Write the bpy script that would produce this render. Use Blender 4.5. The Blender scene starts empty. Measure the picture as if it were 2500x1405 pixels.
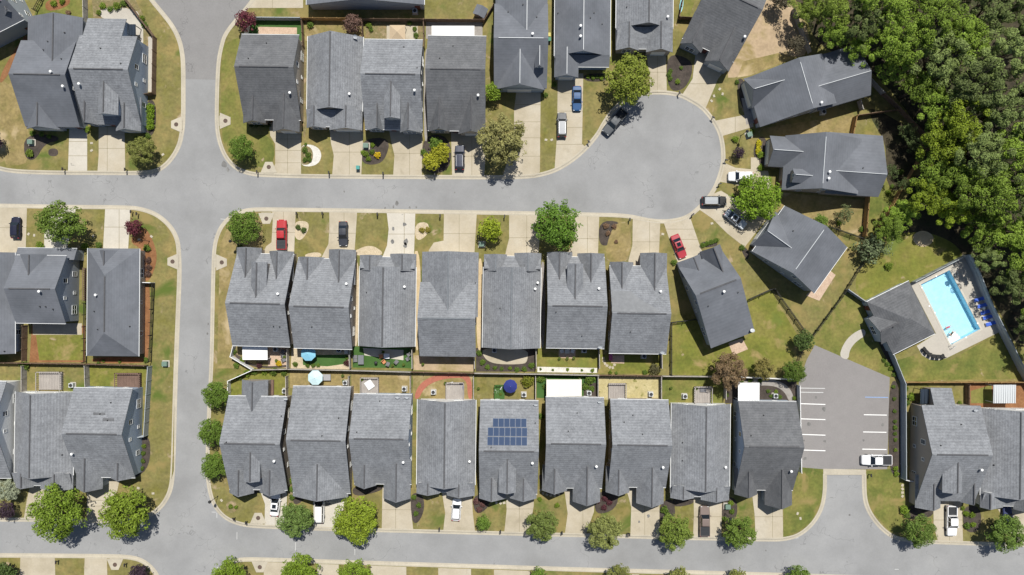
import bpy, bmesh, math, random
from mathutils import Vector, Matrix
from mathutils.geometry import tessellate_polygon
random.seed(11)
SC = bpy.context.scene
COL = SC.collection
S = 0.08            # metres per photo pixel on the ground
H = 148.0           # height of the drone
CX, CY = 1250.0, 702.5
R_ = math.radians

def W(px, py, z=0.0):
    """photo pixel of something standing z metres high -> world point"""
    k = S * (1 - z / H)
    return Vector(((px - CX) * k, (CY - py) * k, z))

# ------------------------------------------------------------------ materials
MATS = {}
def material(name, cols, scale=.3, fine=(2.5, .25), rough=.9, metal=0.0, detail=4, stretch=None, bump=0.0, objcol=False,
             island=0.0, spots=None, coat=0.0, spec=.3, fine2=None, translucent=0.0, local=False, cracks=None, waves=None):
    m = bpy.data.materials.new(name); m.use_nodes = True
    nt = m.node_tree; N = nt.nodes; Lk = nt.links
    bs = N['Principled BSDF']
    def node(t, **kw):
        n = N.new(t)
        for k, v in kw.items(): setattr(n, k, v)
        return n
    def math_(op, a, b):
        n = node('ShaderNodeMath', operation=op)
        for i, v in enumerate((a, b)):
            if isinstance(v, (int, float)): n.inputs[i].default_value = v
            else: Lk.new(v, n.inputs[i])
        return n.outputs[0]
    if local:
        co = node('ShaderNodeTexCoord').outputs['Object']
    else:
        co = node('ShaderNodeNewGeometry').outputs['Position']
    if stretch:
        mp = node('ShaderNodeMapping'); mp.inputs['Scale'].default_value = stretch
        Lk.new(co, mp.inputs['Vector']); cos = mp.outputs[0]
    else: cos = co
    def noise(sc, det=3, vec=None, dist=0.0):
        n = node('ShaderNodeTexNoise'); n.inputs['Scale'].default_value = sc; n.inputs['Detail'].default_value = det
        n.inputs['Distortion'].default_value = dist
        n.inputs['Roughness'].default_value = .6
        Lk.new(vec or cos, n.inputs['Vector']); return n.outputs['Fac']
    if len(cols) > 1:
        rp = node('ShaderNodeValToRGB'); e = rp.color_ramp.elements
        lo, hi = .32, .68
        while len(e) < len(cols): e.new(.5)
        for i, c in enumerate(cols):
            e[i].position = lo + (hi - lo) * i / (len(cols) - 1); e[i].color = (*c, 1)
        Lk.new(noise(scale, detail, co), rp.inputs[0]); col = rp.outputs[0]
    else:
        rg = node('ShaderNodeRGB'); rg.outputs[0].default_value = (*cols[0], 1); col = rg.outputs[0]
    def mul(c, fac):
        v = node('ShaderNodeVectorMath', operation='SCALE'); Lk.new(c, v.inputs[0]); Lk.new(fac, v.inputs['Scale']); return v.outputs[0]
    if objcol:
        oi = node('ShaderNodeObjectInfo'); mx = node('ShaderNodeMix', data_type='RGBA', blend_type='MULTIPLY'); mx.inputs[0].default_value = 1
        Lk.new(col, mx.inputs[6]); Lk.new(oi.outputs['Color'], mx.inputs[7]); col = mx.outputs[2]
    for f in (fine, fine2):
        if f:
            v = noise(f[0], 2)
            col = mul(col, math_('MULTIPLY_ADD' if 0 else 'ADD', math_('MULTIPLY', math_('SUBTRACT', v, .5), f[1] * 4), 1.0))
    if waves:   # (axis scale, amount): courses running along constant height
        wv = node('ShaderNodeTexWave', bands_direction='Z'); wv.inputs['Scale'].default_value = waves[0]; wv.inputs['Distortion'].default_value = .6
        Lk.new(co, wv.inputs['Vector'])
        col = mul(col, math_('ADD', math_('MULTIPLY', math_('SUBTRACT', wv.outputs['Fac'], .5), waves[1]), 1.0))
    if cracks:
        vo = node('ShaderNodeTexVoronoi', feature='DISTANCE_TO_EDGE'); vo.inputs['Scale'].default_value = cracks[0]
        wob = node('ShaderNodeVectorMath', operation='ADD'); nz = node('ShaderNodeTexNoise'); nz.inputs['Scale'].default_value = .5
        Lk.new(co, nz.inputs['Vector']); Lk.new(co, wob.inputs[0]); sc_ = node('ShaderNodeVectorMath', operation='SCALE'); sc_.inputs['Scale'].default_value = 5
        Lk.new(nz.outputs['Color'], sc_.inputs[0]); Lk.new(sc_.outputs[0], wob.inputs[1]); Lk.new(wob.outputs[0], vo.inputs['Vector'])
        near = math_('LESS_THAN', vo.outputs['Distance'], cracks[1])
        keep = math_('MULTIPLY', near, math_('GREATER_THAN', noise(.09, 2, co), .52))
        col = mul(col, math_('SUBTRACT', 1.0, math_('MULTIPLY', keep, cracks[2])))
    for sp in (spots or []):   # (colour, scale, threshold, softness)
        t = node('ShaderNodeMapRange'); t.inputs['From Min'].default_value = sp[2]; t.inputs['From Max'].default_value = sp[2] + sp[3]
        Lk.new(noise(sp[1], 4, co, .4), t.inputs['Value'])
        mx = node('ShaderNodeMix', data_type='RGBA'); Lk.new(t.outputs[0], mx.inputs[0]); Lk.new(col, mx.inputs[6]); mx.inputs[7].default_value = (*sp[0], 1); col = mx.outputs[2]
    if island:
        g = node('ShaderNodeNewGeometry')
        col = mul(col, math_('ADD', math_('MULTIPLY', math_('SUBTRACT', g.outputs['Random Per Island'], .5), island * 2), 1.0))
    Lk.new(col, bs.inputs['Base Color'])
    bs.inputs['Roughness'].default_value = rough; bs.inputs['Metallic'].default_value = metal
    bs.inputs['Specular IOR Level'].default_value = spec; bs.inputs['Coat Weight'].default_value = coat
    if coat: bs.inputs['Coat Roughness'].default_value = .06
    if bump:
        b = node('ShaderNodeBump'); b.inputs['Strength'].default_value = bump; b.inputs['Distance'].default_value = .05
        Lk.new(noise(fine[0] if fine else 4, 3), b.inputs['Height']); Lk.new(b.outputs[0], bs.inputs['Normal'])
    if translucent:
        tr = node('ShaderNodeBsdfTranslucent'); Lk.new(col, tr.inputs['Color'])
        ms = node('ShaderNodeMixShader'); ms.inputs[0].default_value = translucent
        Lk.new(bs.outputs[0], ms.inputs[1]); Lk.new(tr.outputs[0], ms.inputs[2]); Lk.new(ms.outputs[0], N['Material Output'].inputs['Surface'])
    MATS[name] = m
    return m

M = MATS
# setting
TAN, OLV, GRN = (.23, .18, .066), (.15, .138, .033), (.085, .118, .020)
SOIL = (.31, .24, .15)
material('dry_lawn', [OLV, (0.168, 0.151, 0.052), TAN], .22, (1.7, .20), fine2=(.45, .15), spots=[(TAN, .19, .54, .12), (GRN, .14, .57, .12), (SOIL, .30, .64, .08)])
material('tan_lawn', [(0.168, 0.147, 0.048), (0.227, 0.176, 0.072), (0.269, 0.210, 0.096)], .25, (1.7, .20), fine2=(.45, .15), spots=[((.42, .33, .2), .16, .58, .12)])
material('green_lawn', [(0.083, 0.108, 0.021), (0.139, 0.144, 0.033), (0.200, 0.170, 0.052)], .16, (1.8, .20), fine2=(.5, .13), spots=[(TAN, .2, .57, .12), (SOIL, .4, .68, .06)])
material('lush_lawn', [(0.120, 0.136, 0.022), (0.152, 0.152, 0.029), (0.187, 0.164, 0.045)], .18, (1.6, .20), fine2=(.45, .15), spots=[((.27, .205, .085), .2, .56, .12), ((.12, .15, .028), .17, .58, .12), (SOIL, .35, .67, .06)])
material('artificial_turf', [(.04, .095, .02), (.055, .12, .028)], .4, (3, .08))
material('straw_ground', [(0.357, 0.306, 0.145), (0.442, 0.383, 0.212)], .5, (2.2, .16), spots=[((.20, .19, .06), .8, .60, .06)])
material('pale_soil', [(0.306, 0.230, 0.145), (0.383, 0.289, 0.187), (0.255, 0.204, 0.093)], .2, (1.8, .12), fine2=(.5, .08), spots=[(TAN, .12, .56, .1)])
material('pine_straw', [(0.179, 0.078, 0.032), (0.249, 0.123, 0.054)], .6, (3, .18))
material('mulch', [(.042, .034, .028), (.075, .06, .05)], .8, (4, .25))
material('dirt_bed', [(.24, .17, .09), (.16, .14, .06), (.32, .24, .15)], .7, (3, .2))
material('sand', [(.52, .42, .27), (.44, .34, .2)], .5, (2.5, .1))
material('white_gravel', [(.62, .60, .55), (.50, .48, .43)], 1.5, (5, .2))
material('tan_gravel', [(.50, .42, .30), (.40, .33, .22)], 1.2, (5, .22))
material('forest_floor_and_shade', [(.028, .024, .015), (.055, .045, .025), (.03, .042, .012)], .25, (2, .25))
material('asphalt', [(.222, .223, .221), (.255, .256, .255), (.285, .285, .282)], .09, (3.5, .045), fine2=(.22, .05), rough=.95, cracks=(.11, .005, .25))
material('old_asphalt', [(.205, .20, .196), (.225, .22, .214)], .08, (3.5, .06), fine2=(.4, .04), rough=.95, cracks=(.16, .006, .3))
material('oil_stain', [(.12, .118, .112), (.19, .186, .178)], 1.0, (2, .2), rough=.8)
material('parking_asphalt', [(0.212, 0.200, 0.194), (0.237, 0.225, 0.217)], .06, (3.5, .06), fine2=(.5, .04), spots=[((.14, .135, .13), .55, .71, .04)])
material('concrete', [(0.350, 0.305, 0.220), (0.410, 0.361, 0.274), (0.441, 0.399, 0.319)], .16, (3, .05), fine2=(.6, .05), spots=[((.30, .26, .19), .30, .60, .20)])
material('white_concrete', [(0.448, 0.416, 0.352), (0.496, 0.464, 0.400)], .2, (3, .05), fine2=(.6, .05), spots=[((.20, .19, .17), .30, .655, .03)])
material('kerb_concrete', [(0.370, 0.335, 0.267), (0.447, 0.404, 0.318)], .3, (3, .07))
material('pool_concrete', [(0.380, 0.351, 0.304), (0.437, 0.408, 0.351)], .2, (2.5, .05))
material('joint', [(.27, .235, .16)], fine=None)
material('paver', [(.42, .30, .22), (.50, .38, .28)], 1.2, (4, .16))
material('brick_path', [(.36, .13, .085), (.30, .11, .075)], 1.2, (4, .12))
material('grey_paver_and_shade', [(.24, .22, .20), (.30, .28, .26)], 1.2, (4, .10))
material('white_paint', [(.78, .78, .76)], fine=(2, .07))
material('faded_paint', [(.47, .47, .46)], fine=(3, .14))
material('blue_paint', [(.22, .32, .52)], fine=(2, .1))
# houses
material('mottled_shingle', [(0.167, 0.174, 0.186), (0.225, 0.234, 0.247)], 1.1, (3.2, .20), stretch=(1, 1, 1.6), fine2=(.2, .13), rough=.95, waves=(1.3, .16), spec=.2)
material('smooth_shingle', [(0.126, 0.135, 0.151), (0.146, 0.154, 0.172)], .2, (1.5, .07), stretch=(1, 1, 1.6), fine2=(.22, .15), rough=.95, waves=(1.3, .06), spec=.2)
material('dark_shingle', [(0.105, 0.108, 0.114), (0.140, 0.143, 0.149)], .8, (3.2, .15), stretch=(1, 1, 1.6), fine2=(.2, .13), rough=.95, waves=(1.3, .14), spec=.2)
material('pale_shingle', [(0.176, 0.182, 0.189), (0.202, 0.208, 0.215)], .5, (1.5, .10), rough=.95)
material('ridge_shingle', [(0.090, 0.090, 0.095)], fine=(2, .15))
material('grey_ridge', [(0.169, 0.182, 0.195)], fine=(2, .12))
material('white_metal', [(.80, .80, .78)], fine=None, rough=.5)
material('cream_metal', [(.74, .69, .58)], fine=(.8, .02), rough=.5)
for n, c in dict(grey_siding=(.30, .33, .37), beige_siding=(.46, .40, .32), white_siding=(.72, .72, .70), taupe_siding=(.33, .29, .25), blue_siding=(.32, .38, .46), cream_siding=(.60, .54, .42)).items():
    material(n, [c], fine=(1, .03), waves=(1.6, .10), rough=.7)
material('trim', [(.76, .77, .76)], fine=None, rough=.6)
material('glass', [(.03, .04, .055)], fine=None, rough=.08, spec=.6)
material('garage_white', [(.70, .70, .68)], fine=None, rough=.6, waves=(1.0, .15))
material('door_paint', [(.14, .05, .04)], fine=None, rough=.5)
material('solar_cell', [(.010, .034, .09)], fine=None, rough=.5, spec=.2)
material('solar_frame', [(.15, .19, .27)], fine=None, rough=.4)
material('dark_metal', [(.03, .03, .032)], fine=None, rough=.5)
material('mid_metal', [(.26, .27, .28)], fine=(3, .1), rough=.5)
material('pale_metal', [(.5, .52, .53)], fine=None, rough=.4)
material('rust_iron', [(.10, .07, .055)], fine=(4, .2), rough=.8)
material('green_metal', [(.13, .20, .16)], fine=None, rough=.6)
# fences
material('brown_wood', [(.17, .11, .075), (.23, .16, .11)], 1.2, (3, .15), stretch=(1, 1, .2))
material('tan_wood', [(.36, .22, .09), (.42, .27, .12)], 1.2, (3, .12), stretch=(1, 1, .2))
material('grey_wood', [(0.300, 0.277, 0.247), (0.420, 0.390, 0.352)], 1.2, (3, .15), stretch=(1, 1, .2))
material('deck_wood', [(.27, .245, .225), (.34, .31, .28)], .8, (2.5, .12), stretch=(6, .3, 1))
material('red_deck', [(.13, .085, .065), (.17, .11, .085)], .8, (2.5, .12), stretch=(6, .3, 1))
material('grey_vinyl', [(.33, .36, .38)], fine=(1, .05), rough=.6)
material('white_vinyl', [(.72, .72, .71)], fine=(1, .03), rough=.6)
material('black_metal', [(.018, .018, .018)], fine=None, rough=.5)
# plants: one leaf material per habit, tinted by the colour of each plant
material('leaf', [(1, 1, 1)], fine=None, objcol=True, island=.42, rough=.6, spec=.25, translucent=.22)
material('bark', [(.085, .06, .042), (.13, .10, .075)], 2, (5, .2))
# things
material('paint', [(1, 1, 1)], fine=None, objcol=True, rough=.5, spec=.35, coat=.12)
material('tint', [(1, 1, 1)], fine=None, objcol=True, rough=.6)
material('fabric', [(1, 1, 1)], fine=(4, .03), objcol=True, rough=.9)
material('car_glass', [(.012, .016, .022)], fine=None, rough=.06, spec=.6)
material('tyre', [(.018, .018, .018)], fine=None, rough=.85)
material('alloy', [(.42, .43, .44)], fine=None, rough=.35, metal=.8)
material('lamp_glass', [(.7, .72, .72)], fine=None, rough=.1)
material('tail_red', [(.35, .02, .02)], fine=None, rough=.2)
material('tonneau', [(.030, .032, .036)], fine=None, rough=.6)
material('skin', [(.50, .30, .21)], fine=None, rough=.6)
material('pool_plaster', [(0.389, 0.622, 0.732), (0.436, 0.655, 0.758)], .8, (1.3, .07), fine2=(3.0, .07))
def water_material():
    m = bpy.data.materials.new('pool_water'); m.use_nodes = True; nt = m.node_tree; N = nt.nodes; Lk = nt.links
    N.remove(N['Principled BSDF'])
    t = N.new('ShaderNodeBsdfTransparent'); t.inputs[0].default_value = (.90, .98, 1.0, 1)
    g = N.new('ShaderNodeBsdfGlossy'); g.inputs['Roughness'].default_value = .05
    fr = N.new('ShaderNodeFresnel'); fr.inputs[0].default_value = 1.33
    nz = N.new('ShaderNodeTexNoise'); nz.inputs['Scale'].default_value = 1.6; nz.inputs['Detail'].default_value = 3
    geo = N.new('ShaderNodeNewGeometry'); Lk.new(geo.outputs['Position'], nz.inputs['Vector'])
    bp = N.new('ShaderNodeBump'); bp.inputs['Strength'].default_value = .3; bp.inputs['Distance'].default_value = .06
    Lk.new(nz.outputs['Fac'], bp.inputs['Height']); Lk.new(bp.outputs[0], g.inputs['Normal']); Lk.new(bp.outputs[0], fr.inputs['Normal'])
    mx = N.new('ShaderNodeMixShader'); Lk.new(fr.outputs[0], mx.inputs[0]); Lk.new(t.outputs[0], mx.inputs[1]); Lk.new(g.outputs[0], mx.inputs[2])
    Lk.new(mx.outputs[0], N['Material Output'].inputs['Surface']); M['pool_water'] = m
water_material()

# ------------------------------------------------------------------ mesh helpers
class MB:
    def __init__(s): s.v = []; s.f = []
    def add(s, vs, fs):
        o = len(s.v); s.v += [tuple(p) for p in vs]; s.f += [tuple(o + i for i in f) for f in fs]; return s
    def box(s, x0, y0, z0, x1, y1, z1):
        return s.add([(x0, y0, z0), (x1, y0, z0), (x1, y1, z0), (x0, y1, z0), (x0, y0, z1), (x1, y0, z1), (x1, y1, z1), (x0, y1, z1)],
                     [(0, 3, 2, 1), (4, 5, 6, 7), (0, 1, 5, 4), (1, 2, 6, 5), (2, 3, 7, 6), (3, 0, 4, 7)])
    def cbox(s, c, d):
        return s.box(c[0] - d[0] / 2, c[1] - d[1] / 2, c[2] - d[2] / 2, c[0] + d[0] / 2, c[1] + d[1] / 2, c[2] + d[2] / 2)
    def slab(s, pts, th):           # planar outline (counter-clockwise from above), thickened downwards
        n = len(pts); low = [(p[0], p[1], p[2] - th) for p in pts]
        return s.add(list(pts) + low, [tuple(range(n)), tuple(range(2 * n - 1, n - 1, -1))] + [(i, n + i, n + (i + 1) % n, (i + 1) % n) for i in range(n)])
    def prism(s, a, b):             # two matching outlines, capped
        n = len(a)
        return s.add(list(a) + list(b), [tuple(range(n - 1, -1, -1)), tuple(range(n, 2 * n))] + [(i, (i + 1) % n, n + (i + 1) % n, n + i) for i in range(n)])
    def tube(s, a, b, r0, r1=None, n=8):
        a, b = Vector(a), Vector(b); r1 = r0 if r1 is None else r1
        d = (b - a).normalized(); u = d.orthogonal().normalized(); w = d.cross(u)
        A = [a + (u * math.cos(2 * math.pi * i / n) + w * math.sin(2 * math.pi * i / n)) * r0 for i in range(n)]
        B = [b + (u * math.cos(2 * math.pi * i / n) + w * math.sin(2 * math.pi * i / n)) * r1 for i in range(n)]
        return s.prism(A, B)
    def loft(s, rings):
        n = len(rings[0]); vs = [p for r in rings for p in r]
        fs = [tuple(range(n - 1, -1, -1)), tuple(range((len(rings) - 1) * n, len(rings) * n))]
        for k in range(len(rings) - 1):
            fs += [(k * n + i, k * n + (i + 1) % n, (k + 1) * n + (i + 1) % n, (k + 1) * n + i) for i in range(n)]
        return s.add(vs, fs)
    def sheet(s, pts, hole=None):   # flat, possibly concave outline
        tri = tessellate_polygon([[Vector(p) for p in pts]] + ([[Vector(p) for p in hole]] if hole else []))
        pts = list(pts) + list(hole or [])
        o = len(s.v); s.v += [tuple(p) for p in pts]
        for t in tri:
            a, b, c = [Vector(pts[i]) for i in t]
            s.f.append(tuple(o + i for i in (t if (b - a).cross(c - a).z > 0 else t[::-1])))
        return s
    def mesh(s, name, mat, smooth=False, fix=True, bevel=0):
        me = bpy.data.meshes.new(name); me.from_pydata(s.v, [], s.f)
        if fix or bevel:
            bm = bmesh.new(); bm.from_mesh(me)
            if bevel:
                bmesh.ops.recalc_face_normals(bm, faces=bm.faces)
                bmesh.ops.bevel(bm, geom=[e for e in bm.edges if len(e.link_faces) == 2 and e.calc_face_angle(0) > .35], offset=bevel, segments=2, affect='EDGES', profile=.6)
            if fix: bmesh.ops.recalc_face_normals(bm, faces=bm.faces)
            bm.to_mesh(me); bm.free()
        me.materials.append(M[mat] if isinstance(mat, str) else mat)
        if smooth:
            for p in me.polygons: p.use_smooth = True
        return me
    def build(s, name, mat, parent=None, **kw):
        return link(name, s.mesh(name, mat, **kw), parent)

def link(name, data, parent=None, loc=None, rz=None, color=None, scale=None):
    o = bpy.data.objects.new(name, data); COL.objects.link(o)
    if parent: o.parent = parent
    if loc is not None: o.location = loc
    if rz is not None: o.rotation_euler[2] = rz
    if scale is not None: o.scale = scale
    if color is not None: o.color = (*color, 1)
    return o

def tag(o, label=None, cat=None, group=None, kind=None):
    for k, v in (('label', label), ('category', cat), ('group', group), ('kind', kind)):
        if v: o[k] = v
    return o

def thing(name, label, cat, loc=(0, 0, 0), rz=0, group=None):
    return tag(link(name, None, None, loc, rz), label, cat, group)

def chaikin(p, n=2, closed=True):
    for _ in range(n):
        q = []
        m = len(p)
        rng = range(m) if closed else range(m - 1)
        if not closed: q.append(p[0])
        for i in rng:
            a, b = p[i], p[(i + 1) % m]
            q.append((a[0] * .75 + b[0] * .25, a[1] * .75 + b[1] * .25)); q.append((a[0] * .25 + b[0] * .75, a[1] * .25 + b[1] * .75))
        if not closed: q.append(p[-1])
        p = q
    return p

POOL = [(2248, 695), (2318, 660), (2393, 804), (2321, 842)]      # its basin is sunk through the ground
def sheet(name, pts, z, mat, smooth=0, parent=None, kind='structure', hole=None):
    if smooth: pts = chaikin(pts, smooth)
    o = MB().sheet([W(x, y)[:2] + (z,) for x, y in pts], [W(x, y)[:2] + (z,) for x, y in hole] if hole else None).build(name, mat, parent, fix=False)
    if parent is None: o['kind'] = kind
    return o

# ------------------------------------------------------------------ labels that single out small repeats
HOUSES = []          # dicts: nick, pc, half sizes, front
SMALL = []           # (object, base, px, py)
ANCHORS = []         # (nick, px, py, radius)
def note(o, base, cat, group, px, py):
    tag(o, None, cat, group); SMALL.append((o, base, px, py)); return o
ORD = ['', 'second', 'third', 'fourth', 'fifth', 'sixth', 'seventh', 'eighth', 'ninth', 'tenth', 'eleventh', 'twelfth', 'thirteenth', 'fourteenth']
def resolve_labels():
    bags = {}
    for o, base, px, py in SMALL:
        best = None
        for h in HOUSES:
            dx, dy = max(0, abs(px - h['pc'][0]) - h['hx']), max(0, abs(py - h['pc'][1]) - h['hy'])
            d = math.hypot(dx, dy)
            if best is None or d < best[0]:
                f = h['front']; u = (px - h['pc'][0]) * f[0] + (py - h['pc'][1]) * f[1]
                half = h['hx'] * abs(f[0]) + h['hy'] * abs(f[1])
                rel = 'in front of' if u > half * .8 else 'behind' if u < -half * .8 else 'beside'
                best = (d, rel + ' ' + h['nick'])
        for nick, ax, ay, r in ANCHORS:
            d = math.hypot(px - ax, py - ay) - r
            if d < best[0]: best = (d, nick)
        bags.setdefault((base, best[1]), []).append((o, px, py))
    for (base, where), L in bags.items():
        if len(L) == 1: L[0][0]['label'] = base + ' ' + where; continue
        xs = [l[1] for l in L]; ys = [l[2] for l in L]
        hor = max(xs) - min(xs) >= max(ys) - min(ys)
        L.sort(key=lambda l: l[1] if hor else l[2])
        n = len(L)
        for i, (o, px, py) in enumerate(L):
            a, b = ('leftmost', 'rightmost') if hor else ('topmost', 'lowest')
            w = a if i == 0 else b if i == n - 1 else ORD[i] + (' from left' if hor else ' from top')
            o['label'] = w + ' ' + base + ' ' + where
# ------------------------------------------------------------------ ground, roads, kerbs
big = 6000
sheet('terrain', [(-40000, -40000), (40000, -40000), (40000, 40000), (-40000, 40000)], -.40, 'dry_lawn', hole=POOL)
sheet('road', [(-3000, -3000), (5500, -3000), (5500, 4400), (-3000, 4400)], -.11, 'asphalt', hole=POOL)

def kerb(pts, left):
    w = [W(*p).xy for p in pts]
    n = len(w); nor = []
    for i in range(n):
        d = (w[min(i + 1, n - 1)] - w[max(i - 1, 0)]).normalized()
        nv = Vector((-d.y, d.x)); nor.append(nv if left else -nv)
    prof = [(-.30, -.12), (-.30, .030), (-.06, .034), (.06, -.02), (.18, -.085), (.52, -.098), (.52, -.12)]
    mb = MB(); mb.loft([[(w[i].x + nor[i].x * a, w[i].y + nor[i].y * a, z) for a, z in prof] for i in range(n)])
    o = mb.build('kerb', 'kerb_concrete'); o['kind'] = 'structure'
def block(kerbs, close, left, hole=None):
    poly = []
    for k in kerbs:
        k = chaikin(k, 2, False); kerb(k, left); poly += k
    poly += close
    pts = [W(*p) for p in poly]
    mb = MB().sheet([(p.x, p.y, 0) for p in pts], [W(*p)[:2] + (0,) for p in hole] if hole else None)
    n = len(pts)
    mb.add([(p.x, p.y, 0) for p in pts] + [(p.x, p.y, -.39) for p in pts], [(i, (i + 1) % n, n + (i + 1) % n, n + i) for i in range(n)])
    o = mb.build('ground', 'dry_lawn', fix=False); o['kind'] = 'structure'
A_k = [(300, -120), (340, -45), (367, 0), (390, 27), (419, 63), (437, 99), (444, 134), (446, 167), (446, 230), (446, 290), (443, 323), (436, 356), (418, 387), (396, 409), (374, 419), (330, 422), (240, 421), (150, 421), (60, 419), (18, 415), (0, 410), (-60, 400), (-300, 360)]
block([A_k], [(-900, 340), (-900, -900), (200, -900)], True)
B1_k = [(700, -120), (650, -50), (619, 0), (600, 24), (575, 53), (550, 85), (541, 116), (535, 147), (532, 194), (530, 275), (531, 313), (536, 344), (548, 376), (562, 396), (580, 412), (603, 421), (631, 426), (732, 429), (813, 430), (1000, 431), (1180, 432), (1242, 432), (1290, 430), (1320, 426), (1356, 415), (1392, 394), (1428, 364), (1459, 327), (1472, 302), (1492, 272), (1520, 246), (1550, 232), (1580, 226), (1608, 224), (1635, 226), (1662, 231), (1688, 244), (1714, 260), (1734, 282), (1750, 305), (1760, 327), (1766, 354), (1768, 386), (1765, 409), (1756, 439), (1746, 462), (1730, 486), (1709, 508), (1684, 529), (1657, 539), (1622, 543), (1591, 541), (1566, 536), (1538, 530), (1500, 527), (1450, 526), (1313, 523), (1000, 518), (725, 514), (640, 513), (610, 514), (588, 519), (566, 529), (548, 545), (533, 570), (524, 605), (522, 660), (520, 762), (518, 880), (512, 992), (508, 1104), (508, 1160), (512, 1195), (522, 1230), (541, 1256), (565, 1272), (600, 1282), (644, 1285), (768, 1290), (973, 1295), (1241, 1302), (1500, 1308), (1674, 1313), (1880, 1317), (1915, 1316), (1950, 1307), (1984, 1279), (2006, 1241), (2013, 1200), (2013, 1158)]
B2_k = [(2111, 1157), (2112, 1216), (2122, 1248), (2145, 1281), (2174, 1307), (2205, 1318), (2274, 1323), (2500, 1330), (3200, 1345)]
block([B1_k, B2_k], [(5400, 1400), (5400, -2000), (900, -2000)], False, POOL)
C_k = [(-900, 480), (-300, 498), (0, 504), (156, 507), (313, 508), (344, 512), (377, 523), (402, 541), (421, 563), (432, 588), (435, 615), (437, 668), (433, 762), (428, 890), (425, 992), (421, 1141), (417, 1190), (404, 1221), (385, 1244), (360, 1260), (330, 1268), (280, 1271), (224, 1271), (56, 1268), (0, 1268), (-300, 1266), (-900, 1260)]
block([C_k], [(-1500, 1260), (-1500, 480)], True)
E_k = [(-900, 1352), (-300, 1356), (0, 1358), (150, 1359), (262, 1360), (318, 1362), (348, 1371), (371, 1390), (384, 1410), (394, 1450), (396, 1600)]
block([E_k], [(396, 2600), (-900, 2600)], True)
F_k = [(522, 1700), (523, 1450), (533, 1405), (548, 1384), (566, 1373), (590, 1368), (637, 1368), (786, 1373), (980, 1379), (1241, 1387), (1450, 1394), (1824, 1403), (2500, 1425), (3200, 1450)]
block([F_k], [(3200, 2600), (522, 2600)], True)

# lawns and beds, each a sheet a little above the one below
def lawn(pts, mat, z=.006, smooth=0, name='lawn'): return sheet(name, pts, z, mat, smooth)
ZB = [.012]
def bed(pts, mat='mulch', smooth=2, name='planting_bed'):
    ZB[0] += .0002
    return sheet(name, pts, ZB[0], mat, smooth)
# forest floor and right-hand yards
lawn([(1905, -60), (1955, 20), (2000, 120), (2125, 160), (2260, 330), (2255, 420), (2215, 480), (2165, 590), (2260, 600), (2360, 615), (2440, 760), (2500, 880), (3600, 900), (3600, -900), (1905, -900)], 'forest_floor_and_shade', .008, 2, 'forest_floor_and_shade')
lawn([(2120, 255), (2250, 330), (2240, 390), (2190, 480), (2160, 440), (2165, 350), (2125, 290)], 'forest_floor_and_shade', .010, 2, 'forest_floor_and_shade')  # dark sheet paints the big trees' shadow onto bare yard ground
lawn([(1870, -20), (1960, 30), (1985, 130), (1900, 150), (1800, 190), (1770, 190), (1800, 100), (1860, 10)], 'pale_soil', .007, 1, 'bare_soil')
lawn([(2080, 690), (2130, 590), (2240, 560), (2330, 590), (2360, 640), (2200, 700), (2110, 745)], 'lush_lawn', .009, 2)
bed([(2225, 575), (2255, 560), (2285, 580), (2265, 605), (2235, 600)], 'sand', name='sand_patch')
lawn([(1637, 785), (1725, 778), (1825, 730), (1885, 706), (1960, 805), (1935, 880), (1900, 905), (1740, 918), (1637, 915)], 'lush_lawn', .007)
lawn([(1640, 560), (1650, 640), (1725, 778), (1637, 782)], 'dry_lawn', .0075)
lawn([(1960, 850), (2065, 705), (2115, 740), (2175, 865), (2175, 922), (1990, 845)], 'green_lawn', .007)
lawn([(2190, 880), (2260, 860), (2320, 880), (2440, 812), (2497, 925), (2205, 930)], 'green_lawn', .007)
lawn([(1913, 1142), (2009, 1144), (2010, 1200), (2000, 1240), (1980, 1275), (1945, 1300), (1913, 1306)], 'green_lawn', .007)
lawn([(2116, 1150), (2180, 1145), (2210, 1165), (2210, 1300), (2175, 1300), (2130, 1250), (2117, 1215)], 'green_lawn', .007)
lawn([(540, 120), (560, 100), (590, 90), (596, 330), (665, 330), (672, 395), (640, 412), (590, 405), (555, 375), (540, 330)], 'green_lawn', .006, 1)
lawn([(0, 420), (60, 300), (30, 190), (-100, 190), (-100, 395)], 'tan_lawn', .006, 1)
lawn([(30, 190), (62, 110), (60, 320), (100, 330), (70, 380), (60, 405), (0, 402), (0, 250)], 'tan_lawn', .007, 1)
lawn([(1040, -60), (1205, -60), (1205, 40), (1040, 40)], 'dry_lawn', .006)
lawn([(1800, 190), (1815, 150), (1900, 130), (1945, 140), (1830, 185)], 'tan_lawn', .0085)
lawn([(1850, 315), (2085, 280), (2080, 335), (1880, 328)], 'tan_lawn', .007)
lawn([(1905, 470), (2115, 490), (2110, 580), (2020, 550), (1900, 520)], 'tan_lawn', .007)
lawn([(2120, 490), (2165, 440), (2200, 470), (2140, 570), (2122, 575)], 'green_lawn', .0085)
lawn([(1810, 600), (1960, 715), (2110, 620), (1965, 850), (1880, 705), (1830, 725), (1770, 600)], 'dry_lawn', .0072)
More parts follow.
